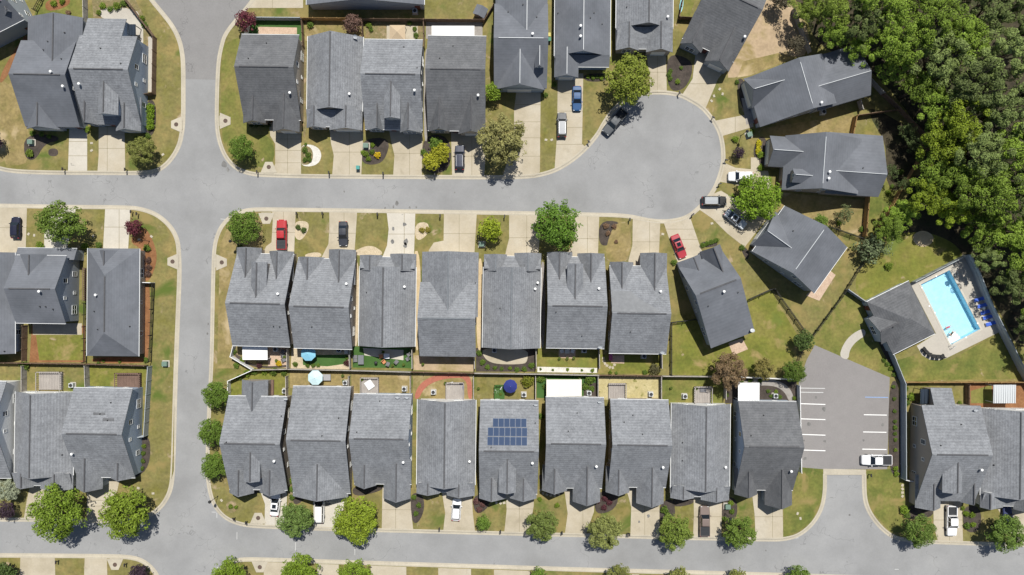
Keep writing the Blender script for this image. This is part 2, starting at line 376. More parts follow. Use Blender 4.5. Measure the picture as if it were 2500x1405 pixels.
# back yards between the two middle rows
yards = [([(640, 515), (600, 520), (560, 545), (537, 600), (530, 900), (572, 900), (575, 610), (642, 605)], 'tan_lawn'),
 ([(655, 848), (706, 848), (706, 898), (655, 898)], 'paver'), ([(575, 848), (655, 848), (655, 898), (622, 898), (575, 875)], 'dirt_bed'),
 ([(712, 850), (856, 850), (856, 902), (710, 900)], 'tan_gravel'),
 ([(738, 868), (848, 866), (848, 888), (800, 895), (740, 892)], 'artificial_turf'),
 ([(861, 846), (1006, 850), (1006, 899), (861, 898)], 'artificial_turf'),
 ([(1010, 868), (1157, 870), (1157, 908), (1010, 904)], 'pale_soil'), ([(1162, 850), (1306, 850), (1306, 908), (1162, 908)], 'mulch'),
 ([(1312, 850), (1460, 850), (1460, 900), (1312, 896)], 'lush_lawn'), ([(1312, 896), (1458, 899), (1458, 911), (1312, 909)], 'white_gravel'),
 ([(1464, 866), (1612, 866), (1612, 914), (1464, 912)], 'lush_lawn'),
 ([(566, 922), (624, 903), (702, 904), (702, 968), (562, 970)], 'lush_lawn'), ([(708, 905), (854, 908), (854, 948), (708, 948)], 'tan_lawn'),
 ([(858, 908), (1003, 911), (1003, 970), (858, 966)], 'tan_lawn'), ([(1008, 912), (1154, 914), (1154, 980), (1008, 976)], 'tan_lawn'),
 ([(1160, 914), (1305, 916), (1305, 980), (1160, 980)], 'dry_lawn'), ([(1310, 916), (1457, 918), (1457, 975), (1310, 972)], 'artificial_turf'),
 ([(1425, 935), (1457, 935), (1457, 972), (1425, 972)], 'mulch'), ([(1462, 920), (1610, 922), (1610, 978), (1462, 976)], 'straw_ground'),
 ([(1615, 922), (1766, 922), (1766, 990), (1615, 985)], 'green_lawn'), ([(1770, 925), (1945, 930), (1945, 985), (1770, 985)], 'mulch'),
 ([(64, 890), (215, 892), (215, 955), (64, 955)], 'dry_lawn'), ([(218, 893), (358, 893), (350, 955), (218, 950)], 'lush_lawn'),
 ([(78, 795), (208, 795), (208, 885), (72, 885)], 'pine_straw'), ([(88, 818), (204, 815), (204, 880), (96, 880)], 'lush_lawn'),
 ([(372, 690), (428, 690), (424, 1150), (412, 1195), (380, 1230), (290, 1240), (290, 1195), (350, 1170), (365, 1060)], 'dry_lawn'),
 ([(622, 46), (738, 46), (738, 100), (600, 100)], 'artificial_turf'), ([(745, 48), (885, 48), (885, 100), (745, 100)], 'tan_lawn'),
 ([(892, 48), (1033, 48), (1033, 100), (892, 100)], 'dirt_bed'), ([(1040, 48), (1178, 48), (1178, 95), (1040, 95)], 'grey_paver_and_shade'),
 ([(2210, 936), (2360, 936), (2360, 1000), (2210, 1000)], 'dry_lawn'), ([(2365, 936), (2560, 936), (2560, 1000), (2365, 1000)], 'pine_straw'),
 ([(2370, 955), (2420, 940), (2425, 985), (2370, 985)], 'green_lawn'),
 ([(1664, -40), (1712, -40), (1680, 50), (1662, 50)], 'green_lawn'),
 ([(110, -60), (213, -60), (213, 90), (70, 90)], 'green_lawn'), ([(218, -60), (300, -60), (372, 80), (378, 230), (352, 235), (352, 60), (230, 60)], 'dirt_bed')]
for i, (p, m) in enumerate(yards): lawn(p, m, .0092 + i * .00008)
# planting beds
bed([(575, 862), (612, 890), (660, 896), (704, 890), (704, 898), (622, 900), (574, 874)], 'mulch')
bed([(1200, 866), (1300, 862), (1306, 905), (1164, 905)], 'mulch')
for p, m in [
 ([(60, 328), (140, 330), (145, 345), (110, 350), (85, 395), (58, 385)], 'mulch'), ([(118, 363), (142, 363), (142, 382), (118, 382)], 'mulch'),
 ([(355, 245), (382, 245), (380, 330), (350, 335)], 'mulch'), ([(732, 357), (757, 352), (779, 362), (786, 380), (778, 400), (757, 408), (733, 404)], 'white_gravel'),
 ([(733, 358), (752, 356), (764, 368), (764, 392), (752, 404), (733, 402)], 'dirt_bed'), ([(882, 340), (955, 335), (940, 395), (905, 405), (880, 395)], 'mulch'),
 ([(1030, 330), (1100, 330), (1102, 420), (1030, 425)], 'mulch'), ([(1425, 180), (1490, 180), (1480, 200), (1426, 200)], 'mulch'),
 ([(1626, 128), (1690, 145), (1690, 185), (1668, 222), (1630, 222)], 'mulch'), ([(1796, 195), (1815, 190), (1840, 255), (1838, 290), (1812, 270)], 'mulch'),
 ([(1848, 335), (1874, 335), (1872, 415), (1835, 385)], 'mulch'),
 ([(718, 540), (752, 540), (755, 560), (735, 590), (718, 580)], 'tan_gravel'), ([(745, 620), (780, 615), (788, 628), (745, 630)], 'tan_gravel'),
 ([(865, 612), (905, 597), (935, 615), (930, 625), (865, 625)], 'tan_gravel'), ([(1012, 545), (1048, 542), (1045, 575), (1015, 592)], 'tan_gravel'),
 ([(1462, 540), (1515, 540), (1515, 570), (1490, 600), (1462, 600)], 'mulch'), ([(1480, 620), (1535, 615), (1535, 640), (1480, 640)], 'dirt_bed'),
 ([(1500, 545), (1540, 540), (1540, 640), (1480, 640), (1480, 600)], 'tan_lawn'),
 ([(1710, 590), (1750, 590), (1752, 602), (1712, 606)], 'mulch'), ([(312, 590), (350, 545), (380, 600), (384, 640), (366, 685), (352, 690), (350, 610)], 'pine_straw'),
 ([(352, 690), (368, 690), (364, 880), (350, 880)], 'pine_straw'), ([(225, 872), (360, 872), (360, 888), (225, 888)], 'pine_straw'),
 ([(1002, 1200), (1035, 1210), (1036, 1250), (1018, 1282), (1003, 1270)], 'mulch'), ([(1152, 1210), (1195, 1205), (1195, 1240), (1160, 1260)], 'mulch'),
 ([(1312, 1160), (1325, 1160), (1376, 1198), (1370, 1212), (1330, 1208)], 'mulch'), ([(1455, 1200), (1512, 1195), (1505, 1245), (1450, 1260)], 'mulch'),
 ([(860, 1185), (940, 1185), (930, 1200), (862, 1215)], 'mulch'), ([(1610, 1228), (1645, 1215), (1650, 1270), (1610, 1280)], 'mulch'),
 ([(1640, 1215), (1694, 1215), (1694, 1232), (1640, 1240)], 'mulch'), ([(1762, 1215), (1800, 1215), (1800, 1270), (1762, 1280)], 'mulch'),
 ([(703, 1150), (715, 1150), (716, 1250), (704, 1275)], 'dirt_bed'), ([(716, 1205), (742, 1205), (740, 1225), (716, 1235)], 'mulch'),
 ([(553, 1225), (575, 1222), (580, 1245), (565, 1255), (552, 1245)], 'dirt_bed'), ([(560, 1200), (630, 1195), (630, 1208), (570, 1210)], 'mulch'),
 ([(340, 1070), (368, 1066), (366, 1140), (330, 1170), (310, 1165), (340, 1140)], 'mulch'), ([(2350, 1235), (2395, 1235), (2395, 1300), (2352, 1300)], 'mulch'),
 ([(2175, 925), (2197, 938), (2203, 1160), (2188, 1168), (2170, 1145), (2168, 1010)], 'mulch'), ([(2110, 760), (2125, 745), (2210, 935), (2195, 938), (2160, 870)], 'mulch'),
 ([(2215, 1230), (2280, 1240), (2276, 1265), (2200, 1270)], 'mulch'), ([(1808, 610), (1815, 600), (1830, 615), (1825, 640)], 'mulch'),
 ([(1005, 615), (1028, 612), (1026, 850), (1012, 860)], 'sand'), ([(863, 640), (878, 640), (876, 845), (860, 845)], 'tan_gravel'),
 ([(1165, 632), (1180, 632), (1178, 860), (1162, 850)], 'sand'), ([(1318, 640), (1332, 640), (1330, 850), (1318, 850)], 'grey_paver_and_shade'),
 ([(0, 180), (60, 85), (66, 90), (66, 110), (0, 215)], 'pine_straw'), ([(110, 0), (170, -10), (172, 15), (112, 32)], 'pine_straw'),
 ([(736, 110), (750, 110), (748, 335), (738, 335)], 'dirt_bed'), ([(1036, 120), (1048, 120), (1046, 345), (1034, 345)], 'grey_paver_and_shade')]:
    bed(p, m)

# driveways, walks and patios: name, outline, material, joints at x / y
def strips(pts, lines, wd=.10):
    mb = MB()
    for ax, c in lines:
        hit = []
        n = len(pts)
        for i in range(n):
            a, b = pts[i], pts[(i + 1) % n]
            if (a[ax] - c) * (b[ax] - c) < 0:
                t = (c - a[ax]) / (b[ax] - a[ax]); hit.append(a[1 - ax] + t * (b[1 - ax] - a[1 - ax]))
        hit.sort()
        for u, v in zip(hit[::2], hit[1::2]):
            p, q = (W(c, u), W(c, v)) if ax == 0 else (W(u, c), W(v, c))
            d = (q - p).normalized(); nv = Vector((-d.y, d.x, 0)) * wd / 2
            mb.sheet([(p - nv).xy[:] + (0,), (q - nv).xy[:] + (0,), (q + nv).xy[:] + (0,), (p + nv).xy[:] + (0,)])
    return mb
ZD = [.020]
def drive(pts, mat='concrete', jx=(), jy=(), name='driveway', smooth=0):
    ZD[0] += .0001
    if smooth: pts = chaikin(pts, smooth)
    o = sheet(name, pts, ZD[0], mat)
    if jx or jy:
        mb = strips(pts, [(0, x) for x in jx] + [(1, y) for y in jy])
        j = mb.build('joint', 'joint', o, fix=False); j.location.z = ZD[0] + .004
    return o
drive([(170, 300), (213, 300), (213, 420), (166, 420)], 'white_concrete', jy=(346, 381))
drive([(241, 310), (304, 310), (306, 420), (238, 420), (241, 380)], jx=(262,), jy=(330, 363))
drive([(656, 300), (735, 300), (735, 427), (662, 427), (672, 400), (672, 352), (660, 332)], jx=(702,), jy=(340, 368, 398))
drive([(805, 318), (887, 318), (882, 428), (811, 428), (815, 380), (808, 350)], jx=(853,), jy=(372,))
drive([(950, 318), (1032, 318), (1030, 429), (960, 429), (963, 380), (955, 345)], jx=(1000,), jy=(375,))
drive([(1101, 318), (1190, 318), (1182, 430), (1104, 430)], jx=(1152,), jy=(382,))
drive([(1262, 215), (1320, 215), (1318, 420), (1306, 430), (1228, 430), (1255, 335), (1255, 270)], jy=(256, 298, 337, 382))
drive([(1362, 180), (1424, 180), (1421, 352), (1430, 360), (1392, 392), (1354, 412), (1360, 330)], jy=(228, 272, 312, 353))
drive([(1575, 110), (1625, 110), (1628, 226), (1588, 226), (1585, 180)], jx=(1605,), jy=(177,))
drive([(1699, 120), (1780, 160), (1753, 193), (1723, 264), (1666, 231), (1691, 193), (1697, 140)], jy=(205,))
drive([(1813, 282), (1836, 285), (1840, 310), (1762, 333), (1748, 295)], jx=(1795,))
drive([(1810, 240), (1836, 240), (1842, 300), (1822, 305)], 'grey_paver_and_shade', name='entry_walk')  # paver grey paints in the shade lying on this concrete walk
drive([(1766, 397), (1795, 410), (1835, 414), (1875, 418), (1885, 462), (1830, 462), (1790, 450), (1755, 444)])
drive([(1833, 385), (1852, 385), (1856, 417), (1833, 416)], name='entry_walk')
drive([(1707, 512), (1736, 476), (1760, 466), (1800, 490), (1890, 510), (1818, 604), (1775, 570), (1740, 535)], jy=(540,))
drive([(1620, 543), (1684, 529), (1712, 610), (1730, 640), (1665, 660), (1650, 630), (1636, 590)], jy=(560, 585))
drive([(664, 514), (722, 515), (717, 650), (642, 650), (645, 612), (650, 602), (663, 592), (666, 540)], jx=(692,), jy=(568,))
drive([(804, 517), (872, 518), (864, 640), (784, 640), (786, 627), (802, 596), (804, 560)], jx=(840,), jy=(570,))
drive([(944, 519), (1014, 520), (1010, 650), (950, 650), (950, 632), (932, 632), (945, 600), (949, 560)], 'white_concrete', jx=(987,), jy=(572,))
drive([(1084, 521), (1164, 522), (1157, 640), (1045, 640), (1047, 611), (1059, 593), (1083, 588)], jx=(1121,), jy=(571,))
drive([(1243, 524), (1320, 524), (1314, 640), (1231, 640), (1235, 615), (1243, 583)], jx=(1286,), jy=(581,))
drive([(1392, 526), (1463, 527), (1459, 650), (1383, 650), (1388, 615), (1403, 585)], jx=(1434,), jy=(583,))
drive([(1545, 531), (1612, 542), (1608, 640), (1560, 665), (1540, 665), (1534, 637), (1544, 599)], jx=(1586,), jy=(591,))
drive([(0, 506), (66, 507), (62, 640), (-60, 640), (-60, 506)], jy=(556,))
drive([(108, 640), (165, 640), (165, 600), (186, 508), (124, 508), (108, 568)], 'white_concrete')
drive([(257, 509), (319, 509), (311, 640), (250, 640)], 'white_concrete', jx=(291,), jy=(555,))
drive([(75, 1180), (140, 1175), (112, 1215), (110, 1268), (58, 1268), (66, 1220)], jy=(1235,))
drive([(213, 1180), (256, 1180), (266, 1150), (297, 1150), (286, 1200), (277, 1212), (276, 1270), (212, 1270)], jy=(1222, 1236))
drive([(628, 1180), (702, 1180), (699, 1254), (692, 1286), (646, 1285), (647, 1231)], 'white_concrete', jx=(672,), jy=(1231,))
drive([(760, 1190), (847, 1190), (846, 1230), (812, 1292), (766, 1290), (765, 1225)], 'white_concrete')
drive([(934, 1190), (1002, 1190), (1003, 1240), (1009, 1296), (932, 1294)], jx=(966,), jy=(1245,))
drive([(1074, 1170), (1152, 1190), (1154, 1250), (1160, 1300), (1082, 1298), (1087, 1253)], jy=(1253,))
drive([(1234, 1190), (1304, 1190), (1303, 1235), (1292, 1303), (1231, 1301), (1237, 1246)], jx=(1268,), jy=(1243,))
drive([(1374, 1170), (1452, 1200), (1450, 1250), (1430, 1306), (1379, 1305), (1386, 1254)], jx=(1423,), jy=(1254,))
drive([(1524, 1180), (1610, 1200), (1610, 1310), (1539, 1308), (1541, 1239), (1535, 1215)], jx=(1574,), jy=(1248,))
drive([(1693, 1190), (1763, 1205), (1761, 1314), (1692, 1312), (1694, 1260)], jy=(1262,))
drive([(1834, 1190), (1910, 1210), (1912, 1316), (1845, 1316), (1842, 1254)], jx=(1886,), jy=(1262,))
drive([(2279, 1220), (2300, 1200), (2348, 1210), (2351, 1326), (2291, 1325), (2279, 1283)], jx=(2318,), jy=(1270,))
drive([(2420, 1215), (2560, 1220), (2560, 1330), (2483, 1328), (2440, 1250)])
for x0, x1 in ((50, 134), (207, 261)): drive([(x0, 1361), (x1, 1361), (x1 + 3, 1480), (x0 - 4, 1480)])
for x0, x1 in ((644, 712), (775, 827), (905, 992), (1070, 1150), (1206, 1294), (1360, 1342), (1480, 1560), (1640, 1700)):
    if x1 > x0: drive([(x0, 1373 + (x0 - 650) * .033), (x1, 1373 + (x1 - 650) * .033), (x1, 1480), (x0, 1480)])
drive([(628, -80), (740, -80), (740, 20), (607, 20)], jx=(665,), jy=())
# walks and patios
drive([(2049, 872), (2056, 846), (2074, 820), (2108, 800), (2116, 818), (2090, 834), (2074, 855), (2071, 880)], 'pool_concrete', smooth=2, name='walk')
for a in ([(2010, 1145), (2114, 1147), (2114, 1160), (2010, 1160)],): drive(a, 'kerb_concrete', name='apron')
drive([(630, 66), (725, 68), (725, 84), (630, 84)], 'paver', name='patio')
drive([(944, 62), (1020, 64), (1020, 100), (944, 100)], 'concrete', name='patio')
drive([(1178, 850), (1290, 850), (1288, 882), (1278, 890), (1215, 890), (1190, 882), (1178, 866)], 'concrete', smooth=2, name='patio')
drive([(1364, 850), (1406, 850), (1404, 876), (1364, 874)], 'paver', name='patio')
drive([(1490, 868), (1524, 868), (1524, 888), (1492, 887)], 'paver', name='patio')
drive([(1778, 838), (1812, 826), (1826, 853), (1790, 868)], 'paver', name='patio')
drive([(1968, 722), (2000, 735), (2040, 672), (2025, 660)], 'paver', name='patio')
drive([(80, 790), (200, 790), (200, 818), (80, 818)], 'concrete', name='patio')
drive([(886, 850), (985, 855), (985, 880), (890, 868)], 'white_concrete', name='patio')
drive([(1010, 972), (1022, 940), (1050, 920), (1090, 912), (1150, 910), (1154, 975), (1142, 975), (1140, 922), (1092, 924), (1058, 933), (1034, 950), (1022, 976)], 'brick_path', smooth=2, name='garden_path')
drive([(1790, 935), (1840, 924), (1900, 928), (1932, 950), (1940, 985), (1928, 985), (1915, 955), (1885, 940), (1800, 944)], 'grey_paver_and_shade', smooth=2, name='garden_path')
drive([(240, 20), (330, 20), (350, 55), (350, 120), (322, 120), (322, 60), (250, 50)], 'pool_concrete', smooth=1, name='patio')
drive([(362, 90), (376, 90), (376, 225), (362, 225)], 'pool_concrete', name='garden_path')
# the car park
sheet('car_park', [(1989, 843), (2172, 922), (2170, 1000), (2166, 1146), (2010, 1146), (1952, 1141), (1950, 935), (1969, 880)], .0185, 'parking_asphalt')
def painted(name, lines, mat, w=.16, z=.026):
    mb = MB()
    for (a, b, c, d) in lines:
        p, q = W(a, b), W(c, d); dd = (q - p).normalized(); nv = Vector((-dd.y, dd.x, 0)) * w / 2
        mb.sheet([(p - nv).xy[:] + (z,), (q - nv).xy[:] + (z,), (q + nv).xy[:] + (z,), (p + nv).xy[:] + (z,)])
    o = mb.build(name, mat, fix=False); o['kind'] = 'structure'; return o
painted('parking_lines', [(1954, 986, 2015, 988), (1954, 1023, 2015, 1025), (1954, 1061, 2015, 1063), (1954, 1099, 2015, 1101), (2109, 1013, 2165, 1014), (2107, 1055, 2164, 1056), (2105, 1097, 2164, 1098)], 'white_paint', .16)
painted('parking_lines', [(1954, 948, 2014, 949), (1954, 958, 2010, 959)], 'faded_paint')
painted('parking_lines', [(2112, 970, 2168, 971)], 'blue_paint')
painted('road_markings', [(721, 1325, 721, 1345), (578, 1300, 578, 1318), (866, 1340, 866, 1356), (516, 1251, 543, 1252), (529, 1240, 529, 1265), (372, 398, 394, 400), (380, 392, 382, 405), (538, 535, 550, 536), (45, 501, 58, 502), (735, 512, 748, 513), (1025, 516, 1043, 516), (1003, 1297, 1025, 1298), (1000, 1380, 1022, 1381), (1315, 1391, 1327, 1392), (1930, 1316, 1950, 1314), (2185, 1391, 2195, 1391), (190, 1357, 200, 1357), (530, 1385, 536, 1400)], 'faded_paint', .11, -.104)
sheet('road_patch', [(330, -200), (700, -200), (640, -20), (600, 40), (540, 110), (538, 195), (440, 193), (438, 110), (385, 20)], -.106, 'old_asphalt')
rs = random.Random(8)
def stain(px, py, r, z=-.104, mat='oil_stain'):
    sheet('road_stain', [(px + r * rs.uniform(.5, 1.2) * math.cos(a * .7), py + r * 1.3 * rs.uniform(.4, 1.2) * math.sin(a * .7)) for a in range(9)], z, mat, 1)
for x, y, r in ((548, 402, 9), (556, 414, 5), (968, 497, 5), (960, 505, 3), (1000, 507, 3), (940, 508, 2.5), (1016, 506, 2.5), (1524, 306, 4), (508, 792, 2.5), (506, 815, 2.5), (1870, 1345, 2), (2075, 1258, 2.5), (840, 528 - 60, 2), (1110, 470, 2)): stain(x, y, r)
for x, y, r in ((1992, 972, 4), (2011, 999, 5), (1974, 1036, 5), (1963, 1076, 3), (2014, 1078, 4), (1965, 1120, 5), (2155, 1038, 4), (2108, 1075, 3)): stain(x, y, r, .0232)
for x, y, r in ((960, 559, 4), (988, 548, 5), (958, 591, 5), (992, 590, 7), (990, 600, 6), (1583, 1260, 4), (1560, 1275, 3)): stain(x, y, r, .0262)
# ------------------------------------------------------------------ houses
def ring_mesh(w, h, bars, mat):
    mb = MB(); t = .09
    mb.box(-w / 2, 0, -h / 2, w / 2, .06, -h / 2 + t); mb.box(-w / 2, 0, h / 2 - t, w / 2, .06, h / 2)
    mb.box(-w / 2, 0, -h / 2 + t, -w / 2 + t, .06, h / 2 - t); mb.box(w / 2 - t, 0, -h / 2 + t, w / 2, .06, h / 2 - t)
    if bars: mb.box(-w / 2 + t, .01, -.03, w / 2 - t, .055, .03)
    if bars > 1: mb.box(-.05, .01, -h / 2 + t, .05, .057, -.03); mb.box(-.05, .01, .03, .05, .057, h / 2 - t)
    return mb.mesh('window', mat)
WIN = {k: (ring_mesh(w, h, b, 'trim'), MB().box(-w / 2 + .09, -.05, -h / 2 + .09, w / 2 - .09, .03, h / 2 - .09).mesh('pane', 'glass'))
       for k, (w, h, b) in dict(single=(1.0, 1.5, 1), double=(1.8, 1.6, 2), small=(.7, .9, 1)).items()}
def garage_mesh(w):
    mb = MB()
    for i in range(4): mb.box(-w / 2, 0, i * .54, w / 2, .05, i * .54 + .52)
    return mb.mesh('garage_door', 'garage_white')
GAR = {w: garage_mesh(w) for w in (2.7, 4.6)}
DOOR = MB().box(-.5, 0, 0, .5, .05, 2.05).mesh('front_door', 'door_paint')
HANDLE = MB().box(.32, .05, .95, .42, .11, 1.05).mesh('door_handle', 'pale_metal')
def lathe(prof, n=12):
    mb = MB(); mb.loft([[(r * math.cos(2 * math.pi * i / n), r * math.sin(2 * math.pi * i / n), z) for i in range(n)] for r, z in prof]); return mb
FLUE = lathe([(.14, -.4), (.14, .55), (.24, .56), (.24, .72), (.05, .80)]).mesh('flue', 'white_metal')
PIPE = lathe([(.10, -.2), (.10, .30), (.07, .31)], 8).mesh('vent_pipe', 'dark_metal')
BOXV = MB().box(-.25, -.25, -.1, .25, .25, .18).mesh('roof_vent', 'dark_metal')
def dish_mesh():
    mb = lathe([(.05, .0), (.25, .03), (.42, .12), (.43, .13), (.26, .06), (.05, .03)], 14)
    for i, p in enumerate(mb.v): mb.v[i] = tuple(Matrix.Rotation(.7, 3, 'X') @ Vector(p) + Vector((0, 0, .75)))
    mb.tube((0, 0, -.3), (0, 0, .76), .03); mb.tube((0, -.05, .75), (0, -.45, .95), .015)
    return mb.mesh('satellite_dish', 'pale_metal')
DISH = dish_mesh()

class House:
    def __init__(s, nick, label, pc, th, roof, wall, blocks, front=1, flues=(), pipes=(), dishes=(), name='house', cap='ridge_shingle', cat='house', patches=(), floors=2, trim=1):
        s.pc, s.th = pc, R_(th)
        s.O = W(*pc)
        s.root = thing(name, label, cat, s.O, -s.th)
        f = (-math.sin(s.th) * front, math.cos(s.th) * front)
        xs = [b[1] for b in blocks] + [b[2] for b in blocks]
        s.thin = cap == 'pale_metal'; s.planes = []; s.front = front; s.floors = floors
        s.roof, s.wall = MB(), MB(); s.caps = []; s.fas = []; s.trim = trim
        s.wins = []
        s.main = None
        s.fronts = []
        for b in blocks: getattr(s, 'b_' + b[0])(*b[1:])
        b0 = blocks[0]
        ymin, ymax = (min(b0[3], b0[7]), max(b0[3], b0[7])) if b0[0] == 'S' else (min(b0[3], b0[4]), max(b0[3], b0[4]))
        q = abs(math.sin(s.th)) > .5
        hx, hy = abs(b0[2] - b0[1]) / 2, (ymax - ymin) / 2
        HOUSES.append(dict(nick=nick, pc=W(pc[0], pc[1], 4)[:] and pc, hx=hy if q else hx, hy=hx if q else hy, front=f))
        w = s.wall.build('wall', wall, s.root)
        r = s.roof.build('roof', roof, s.root)
        for q in s.caps: q.build('ridge_cap', cap, r)
        for q in s.fas: q.build('fascia', 'trim', r)
        for (x, y) in flues: s.on_roof(x, y, FLUE, 'flue', r)
        for (x, y) in pipes: s.on_roof(x, y, PIPE, 'vent_pipe', r)
        for (x, y) in dishes: s.on_roof(x, y, DISH, 'satellite_dish', r)
        for (pts, m, nm) in patches:
            qs = [s.hit(*p) for p in pts]
            MB().slab([(p.x, p.y, p.z + .03) for p in qs], .05).build(nm, m, r)
        s.r = r
        for kind, p, rz in s.wins: s.window(kind, p, rz)
        s.doors()
    def L(s, qx, qy, z):
        k = S * (1 - z / H); pcx, pcy = s.pc
        c0 = Vector(((pcx - CX), -(pcy - CY))) * S * z / H
        c, n = math.cos(s.th), math.sin(s.th)
        return Vector(((qx - pcx) * k - (c0.x * c - c0.y * n), -(qy - pcy) * k - (c0.x * n + c0.y * c), z))
    def plane(s, pts):
        pts = [Vector(p) for p in pts]
        nrm = (pts[1] - pts[0]).cross(pts[2] - pts[0])
        if nrm.z < 0: pts = pts[::-1]; nrm = -nrm
        s.roof.slab([p[:] for p in pts], .17)
        s.planes.append((pts, nrm))
    def roofz(s, x, y):
        best = None
        for pts, n in s.planes:
            inside = True
            for i in range(len(pts)):
                a, b = pts[i], pts[(i + 1) % len(pts)]
                if (b.x - a.x) * (y - a.y) - (b.y - a.y) * (x - a.x) < -.02: inside = False; break
            if inside:
                z = pts[0].z - (n.x * (x - pts[0].x) + n.y * (y - pts[0].y)) / n.z
                if best is None or z > best: best = z
        return best
    def hit(s, qx, qy):
        z = 5.0
        for _ in range(8):
            p = s.L(qx, qy, z); r = s.roofz(p.x, p.y)
            if r is None: break
            z = r
        return s.L(qx, qy, z)
    def on_roof(s, qx, qy, me, name, parent):
        link(name, me, parent, s.hit(qx, qy))
    def strip(s, a, b, off, th=.2, wd=.10):   # white board along a roof edge, pushed off outward
        a, b = Vector(a), Vector(b); o = Vector(off).normalized() * wd
        pts = [a, b, b + o, a + o]
        n = (pts[1] - pts[0]).cross(pts[2] - pts[0])
        if n.z < 0: pts = pts[::-1]
        if s.trim: s.fas.append(MB().slab([(p.x, p.y, p.z + .012) for p in pts], th))
    def ridge(s, a, b, wd=.14):
        if s.thin: wd = .065
        a, b = Vector(a), Vector(b); d = (b - a).normalized(); n = Vector((-d.y, d.x, 0)) * wd
        dz = Vector((0, 0, .015)); up = Vector((0, 0, .09))
        s.caps.append(MB().prism([a - n - dz * 6, a + n - dz * 6, a + n * .7 + up, a - n * .7 + up], [b - n - dz * 6, b + n - dz * 6, b + n * .7 + up, b - n * .7 + up]))
    # main gable: ridge runs across (left-right); yA front eave, yB back eave
    def b_S(s, xl, xr, yA, zA, yR, zR, yB, zB, cap=1, oh=.35, wins=1):
        x0, x1 = s.L(xl, yA, zA).x, s.L(xr, yA, zA).x
        ya, yr, yb = s.L(xl, yA, zA).y, s.L(xl, yR, zR).y, s.L(xl, yB, zB).y
        for y, z in ((ya, zA), (yb, zB)):
            s.plane([(x0, y, z), (x1, y, z), (x1, yr, zR), (x0, yr, zR)])
            sg = 1 if y > yr else -1
            s.strip((x0, y, z), (x1, y, z), (0, sg, 0), .13, .07)
        def at(y):
            return (zA + (zR - zA) * (y - ya) / (yr - ya)) if (y - yr) * (ya - yr) > 0 else (zB + (zR - zB) * (y - yb) / (yr - yb))
        wa, wb = ya + oh * (1 if yr > ya else -1), yb + oh * (1 if yr > yb else -1)
        prof = [(wa, 0), (wa, at(wa) - .19), (yr, zR - .19), (wb, at(wb) - .19), (wb, 0)]
        s.wall.prism([(x0 + oh, y, z) for y, z in prof], [(x1 - oh, y, z) for y, z in prof])
        if cap: s.ridge((x0 + .9, yr, zR), (x1 - .9, yr, zR))
        s.mainS = (ya, zA, yr, zR)
        if s.main is None and wins: s.main = dict(x0=x0 + oh, x1=x1 - oh, wf=wa, wb=wb)
        if wins:
            for x, rz in ((x0 + oh, math.pi / 2), (x1 - oh, -math.pi / 2)):
                for t, k in ((.25, 'single'), (.55, 'small'), (.82, 'double')): s.wins.append((k, (x, wa + (wb - wa) * t, 1.6), rz))
                if zR > 6.5:
                    for d, k in ((-1.7, 'small'), (1.6, 'single')): s.wins.append((k, (x, yr + d, 4.7), rz))
            bz = 0 if wb > wa else math.pi
            for t, k in ((.25, 'double'), (.72, 'single')): s.wins.append((k, (x0 + (x1 - x0) * t, wb, 1.5), bz))
    # gable with ridge running front-back
    def b_G(s, xl, xr, y0, y1, ze, zr, ridge=None, zl=None, zrr=None, hip=(0, 0), cap=1, oh=.35, kind=None, main=0, inset=(.3, .3), trim=1, wz=0):
        zl = ze if zl is None else zl; zrr = ze if zrr is None else zrr
        x0, x1 = s.L(xl, y0, zl).x, s.L(xr, y0, zrr).x
        xm = (x0 + x1) / 2 if ridge is None else s.L(ridge, y0, zr).x
        ya, yb = sorted((s.L(xl, y0, ze).y, s.L(xl, y1, ze).y))
        fa = s.L(xl, y0, ze).y
        h0, h1 = (hip if fa == ya else hip[::-1])
        ra, rb = ya + h0, yb - h1
        s.plane([(x0, ya, zl), (xm, ra, zr), (xm, rb, zr), (x0, yb, zl)]); s.plane([(x1, ya, zrr), (xm, ra, zr), (xm, rb, zr), (x1, yb, zrr)])
        if h0: s.plane([(x0, ya, zl), (x1, ya, zrr), (xm, ra, zr)])
        if h1: s.plane([(x0, yb, zl), (x1, yb, zrr), (xm, rb, zr)])
        if cap: s.ridge((xm, ra + .2, zr), (xm, rb - .2, zr))
        if main:
            for x, z, o in ((x0, zl, -1), (x1, zrr, 1)): s.strip((x, ya, z), (x, yb, z), (o, 0, 0), .13, .08)
        wa, wb = ya + inset[0], yb - inset[1]
        oh = min(oh, (x1 - x0) * .12)
        sl, sr = (zr - zl) / (xm - x0), (zr - zrr) / (x1 - xm)
        prof = [(x0 + oh, wz), (x0 + oh, zl + sl * oh - .19), (xm, zr - .19), (x1 - oh, zrr + sr * oh - .19), (x1 - oh, wz)]
        if h0 or h1: prof = [(x0 + oh, wz), (x0 + oh, zl - .1), (x1 - oh, zrr - .1), (x1 - oh, wz)]
        s.wall.prism([(x, wa, z) for x, z in prof], [(x, wb, z) for x, z in prof])
        front_y = wa if s.front > 0 else wb
        if kind: s.fronts.append((kind, (x0 + oh, x1 - oh), front_y, zl))
        if main:
            s.main = dict(x0=x0 + oh, x1=x1 - oh, wf=front_y, wb=wb if s.front > 0 else wa)
            for x, rz in ((x0 + oh, math.pi / 2), (x1 - oh, -math.pi / 2)):
                for t, k in ((.2, 'single'), (.5, 'small'), (.78, 'double')): s.wins.append((k, (x, wa + (wb - wa) * t, 1.6), rz))
            for t, k in ((.22, 'double'), (.7, 'double')): s.wins.append((k, (x0 + (x1 - x0) * t, s.main['wb'], 1.5), 0 if s.front > 0 else math.pi))
        return xm
